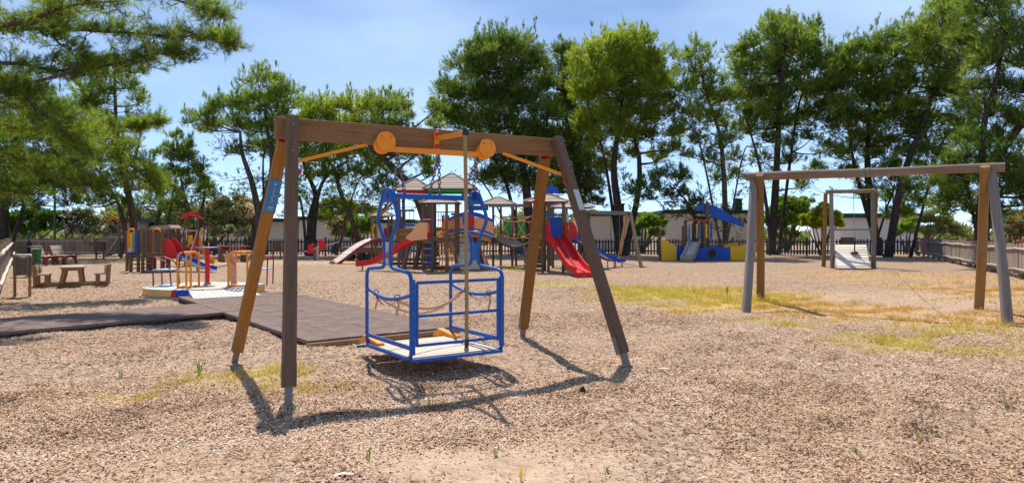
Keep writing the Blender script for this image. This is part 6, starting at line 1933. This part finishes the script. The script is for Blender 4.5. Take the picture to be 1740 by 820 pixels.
# ================================================================== SHRUBS AND FAR FOLIAGE
def shrub(label, Z, clumps, foliage, trunk=None, flower=None, fl_n=160, L=.20, W=.075, K=7, dens=1.0, name='bush', cat='bush', group='bushes behind the fences', flat=.85, rtr=.10, fsize=.055):
    px, py, rp = clumps[0]
    base = P(px, HY, Z); base[2] = 0
    if trunk: base[0] = (trunk[0]-870)*Z/F
    root = thing(name, label, cat, base, group)
    Q, T, FQ, FT = [], [], [], []
    tb = MB()
    for px, py, rp in clumps:
        r = rp*Z/F; c = P(px, py, Z); c[1] += rng.normal(0, .4)*r
        for cc_, rr_ in ((c, r), (c + V(rng.normal(0, .3)*r, r*.9, 0), r*.85)):
            pts, ax, tl, sub = clump_points(cc_, rr_, max(7, int(12*(rr_/1.0)**.7)), max(14, int(50*dens*(rr_/1.0)**1.2)), flat, .9)
            q, t = tufts(pts, ax, K, L, W, .6, tl)
            Q.append(q); T.append(t)
        limb(tb, base + V(rng.normal(0, .1), rng.normal(0, .1), 0), c, rtr, .03, 0, 6, 6)
        if flower:
            u = rng.normal(0, 1, (fl_n, 3)); u /= np.linalg.norm(u, axis=1, keepdims=True)
            pc_ = c + u*r*(.75+.35*rng.random((fl_n, 1)))*V(1, 1, flat)
            q, t = tufts(pc_, u, 4, fsize*1.6, fsize*1.4, .9, rng.random(fl_n))
            FQ.append(q); FT.append(t)
    tb.build('stem', 'bark_grey', root)
    q = np.concatenate(Q); q[:, 2] = np.maximum(q[:, 2], .02)
    np_mesh('foliage', q, 3, np.concatenate(T), foliage, parent=root, org=base)
    if flower:
        np_mesh('blossom', np.concatenate(FQ), 3, np.concatenate(FT), flower, parent=root, org=base, kind='stuff')
    return root
shrub('dark green leafy bush behind the left corner fence', 46, [(25, 375, 20), (50, 368, 20), (78, 372, 18), (5, 382, 20), (60, 388, 16), (92, 385, 12), (30, 392, 16)], 'leaf_dark')
shrub('grey bush with white flowers beside the green pole', 47, [(112, 375, 18), (135, 368, 20), (155, 378, 18), (125, 390, 16), (150, 393, 14), (168, 392, 10)], 'leaf_grey', flower='petal_white', fl_n=110)
shrub('white flowering bush by the gate with the yellow arch', 47, [(188, 388, 11), (200, 378, 9), (194, 397, 9), (176, 396, 8)], 'leaf_grey', flower='petal_white', fl_n=150)
shrub('large pink oleander in front of the pinkish cream cabin', 53, [(352, 365, 20), (375, 350, 18), (395, 362, 22), (372, 378, 22), (405, 380, 18), (345, 385, 16), (418, 358, 16)], 'leaf_oleander', flower='petal_pink', fl_n=330, fsize=.075)
shrub('paler pink oleander beside the two leaning trunks', 54, [(420, 348, 14), (430, 365, 15), (408, 340, 10), (438, 352, 10)], 'leaf_oleander', flower='petal_pink', fl_n=260, fsize=.07)
shrub('brownish shrub under the bare forked trunk', 55, [(300, 355, 18), (318, 372, 16), (292, 378, 14), (280, 352, 12)], 'leaf_oleander')
shrub('low cream variegated bush before the oleander', 51, [(375, 393, 11), (392, 392, 11), (362, 398, 8), (408, 396, 9)], 'leaf_olive', flower='petal_white', fl_n=90)
shrub('pink flowering bush behind the seesaw', 51, [(568, 384, 13), (572, 398, 11), (583, 376, 10), (588, 392, 10)], 'leaf_oleander', flower='petal_pink', fl_n=130)
shrub('bright green bush at the foot of the leaning slim pine', 50, [(612, 380, 13), (600, 390, 12), (622, 392, 12), (594, 400, 9), (628, 378, 8)], 'leaf_bright')
shrub('bright green bush right of the grey timber swing', 52, [(1092, 385, 16), (1078, 395, 11), (1108, 380, 13), (1115, 396, 11), (1098, 370, 10), (1122, 378, 8)], 'leaf_bright')
shrub('broad green leafy tree behind the left leg of the log frame', 55, [(1338, 348, 20), (1358, 356, 17), (1322, 360, 16), (1345, 374, 20), (1362, 378, 14), (1325, 384, 15), (1350, 396, 12), (1368, 345, 12), (1310, 372, 11)], 'leaf_bright', name='leafy_tree', cat='tree', W=.10)
shrub('neatly rounded lime green tree on a thin stem behind the small cable frame', 46.8, [(1397, 372, 24), (1378, 373, 15), (1417, 373, 13), (1397, 377, 17), (1370, 381, 8), (1425, 381, 9), (1398, 352, 8), (1410, 382, 10), (1385, 383, 9)], 'leaf_lime', trunk=(1398, 400), rtr=.06, flat=1.0, name='round_tree', cat='tree', L=.16, W=.05, dens=1.7, K=9)
shrub('olive green bush behind the corner of the right fence', 54, [(1560, 378, 15), (1582, 372, 16), (1605, 378, 16), (1622, 386, 14), (1548, 390, 12), (1572, 394, 14), (1598, 395, 14), (1630, 398, 10)], 'leaf_olive')
shrub('bright bush at the end of the picket fence', 51, [(1538, 388, 11), (1550, 378, 9), (1528, 396, 9)], 'leaf_bright')
shrub('bush with red flowers behind the right plank fence', 27, [(1728, 380, 18), (1748, 368, 20), (1712, 392, 12), (1735, 396, 14)], 'leaf_olive', flower='petal_red', fl_n=40, L=.14, W=.04)
shrub('yellow green tree far behind the cabins left of the twin trunks', 74, [(1005, 370, 14), (1022, 372, 13), (1012, 384, 14)], 'leaf_lime', name='leafy_tree', cat='tree', L=.3, W=.11, dens=.8)
for k, (lab, cls) in enumerate((('pale olive tree far behind the white cabin, left one of three', [(545, 355, 15), (560, 348, 15), (552, 368, 16)]), ('pale olive tree far behind the white cabin, middle of three', [(585, 350, 16), (600, 356, 14), (590, 368, 15)]), ('pale olive tree far behind the white cabin, right one of three', [(622, 358, 13), (640, 365, 13), (632, 374, 13)]))):
    shrub(lab, 78, cls, 'leaf_olive', name='olive_tree', cat='tree', group='pale trees on the horizon', L=.34, W=.12, dens=.8, rtr=.2)

# the far wood that closes the view
n_ = 9000
a_ = rng.uniform(-1.15, 1.15, n_); yy = rng.uniform(84, 118, n_)
hh = (2.2+1.6*np.sin(9*a_)+1.2*np.sin(23*a_+1)+1.0*np.sin(51*a_)).clip(1.0, 6)
pts = np.stack([a_*yy, yy, rng.random(n_)**.8*hh], -1)
ax = rng.normal(0, .5, (n_, 3)) + V(0, 0, .9); ax /= np.linalg.norm(ax, axis=1, keepdims=True)
q, t = tufts(pts, ax, 7, .95, .42, .6, rng.random(n_))
o = np_mesh('distant_woodland', q, 3, t, 'leaf_olive', kind='stuff')

# ================================================================== SMALL THINGS ON THE GROUND
def weed(px, py, h_, label, n_=9, m_='weed', sp_=.5):
    g_ = G(px, py); g_[2] = float(ground_h(g_[0], g_[1]))
    w0 = .006 + .035*h_
    Q = []
    for k in range(n_):
        a = rng.random()*6.283; l_ = h_*(.3+.75*rng.random()**1.3); o_ = V(math.cos(a), math.sin(a), 0)
        s_ = V(-o_[1], o_[0], 0)*w0*.5
        p0 = g_ + o_*.01; p1 = g_ + o_*l_*.28*sp_*2 + V(0, 0, l_*.62); p2 = g_ + o_*l_*.6*sp_*2 + V(0, 0, l_*.95)
        Q += [p0-s_*.6, p0+s_*.6, p1+s_, p1+s_, p1-s_, p0-s_*.6, p1-s_, p1+s_, p2]
    q = np.array(Q)
    o_ = np_mesh('weed', q, 3, rng.random(len(q)//3), m_, org=tuple(g_))
    tag(o_, label, 'weed', 'weeds growing in the wood chips')
for a in ((339, 636, .26, 'tall upright weed left of the front left swing leg', 12, 'weed', .25), (206, 638, .14, 'small weed standing alone in the chips at the left', 9, 'weed', .4), (625, 786, .11, 'small bright weed at the bottom, left of the sandy patch', 8, 'weed', .4), (842, 768, .09, 'tiny weed beside the sandy patch', 7, 'weed', .35),
          (1030, 795, .10, 'small weed right of the sandy patch near the bottom', 9, 'weed', .45), (887, 815, .14, 'thin dry weed at the bottom edge in the sandy patch', 6, 'grass', .3), (732, 684, .16, 'thin weed in the shadow of the beam', 7, 'weed', .3), (603, 700, .08, 'flat weed between the swing legs near the beam shadow', 9, 'weed', .9),
          (1711, 695, .16, 'weed near the right edge of the picture', 9, 'weed', .4), (1455, 770, .06, 'low weed in the chips at the lower right', 8, 'weed', .9), (1560, 742, .12, 'dry thin weed at the lower right', 6, 'grass', .3), (1236, 503, .36, 'tall thin weed on the grass patch, left one by the log leg', 9, 'weed', .2),
          (1180, 500, .24, 'thin weed in the middle of the grass patch', 8, 'weed', .25), (1262, 508, .30, 'tall weed right against the grey log leg', 8, 'weed', .25), (72, 732, .08, 'low weed at the lower left', 8, 'weed', .8), (1655, 712, .07, 'flat weed at the right, low in the chips', 8, 'grass', .9), (1365, 560, .10, 'weed at the edge of the green grass strip', 8, 'weed', .5), (872, 505, .10, 'weed between the rear leg and the castle', 7, 'weed', .5)):
    weed(*a)
def scrap(px, py, pts, label, lift=.025):
    g_ = G(px, py)
    mb_ = MB()
    poly = pts
    mb_.sweep([g_ + V(poly[0][0], poly[0][1], lift), g_ + V(0, 0, lift*1.4), g_ + V(poly[1][0], poly[1][1], lift)], [(-.016, -.001), (.016, -.001), (.018, .002), (-.018, .002)], V(-(poly[1][1]-poly[0][1]), poly[1][0]-poly[0][0], 0))
    tag(mb_.build('paper_scrap', 'paper', org=tuple(g_)), label, 'litter')
scrap(582, 813, ((-.055, -.01), (.06, .02)), 'white strip of paper at the bottom of the picture')
scrap(1128, 630, ((-.05, .02), (.05, -.02)), 'white scrap of paper right of the front right leg')
g_ = G(990, 669)
pcn = thing('fallen_cone', 'dark pine cone lying in the chips inside the swing shadow', 'pine cone', tuple(g_))
cn = MB()
for k in range(7):
    z = .008*k
    rr_ = .65*(.022, .032, .036, .034, .028, .020, .010)[k]
    for j in range(7):
        a = j*.897 + k*.45
        c = g_ + V(math.cos(a)*rr_, math.sin(a)*rr_, .015+z)
        cn.box(c, (.013, .011, .007), np.array((V(math.cos(a), math.sin(a), .3), V(-math.sin(a), math.cos(a), 0), V(0, 0, 1))))
cn.lathe([(.008, .0), (.017, .02), (.013, .045), (.003, .065)], g_ + V(0, 0, .01), 8)
cn.build('scales', 'cone', pcn)
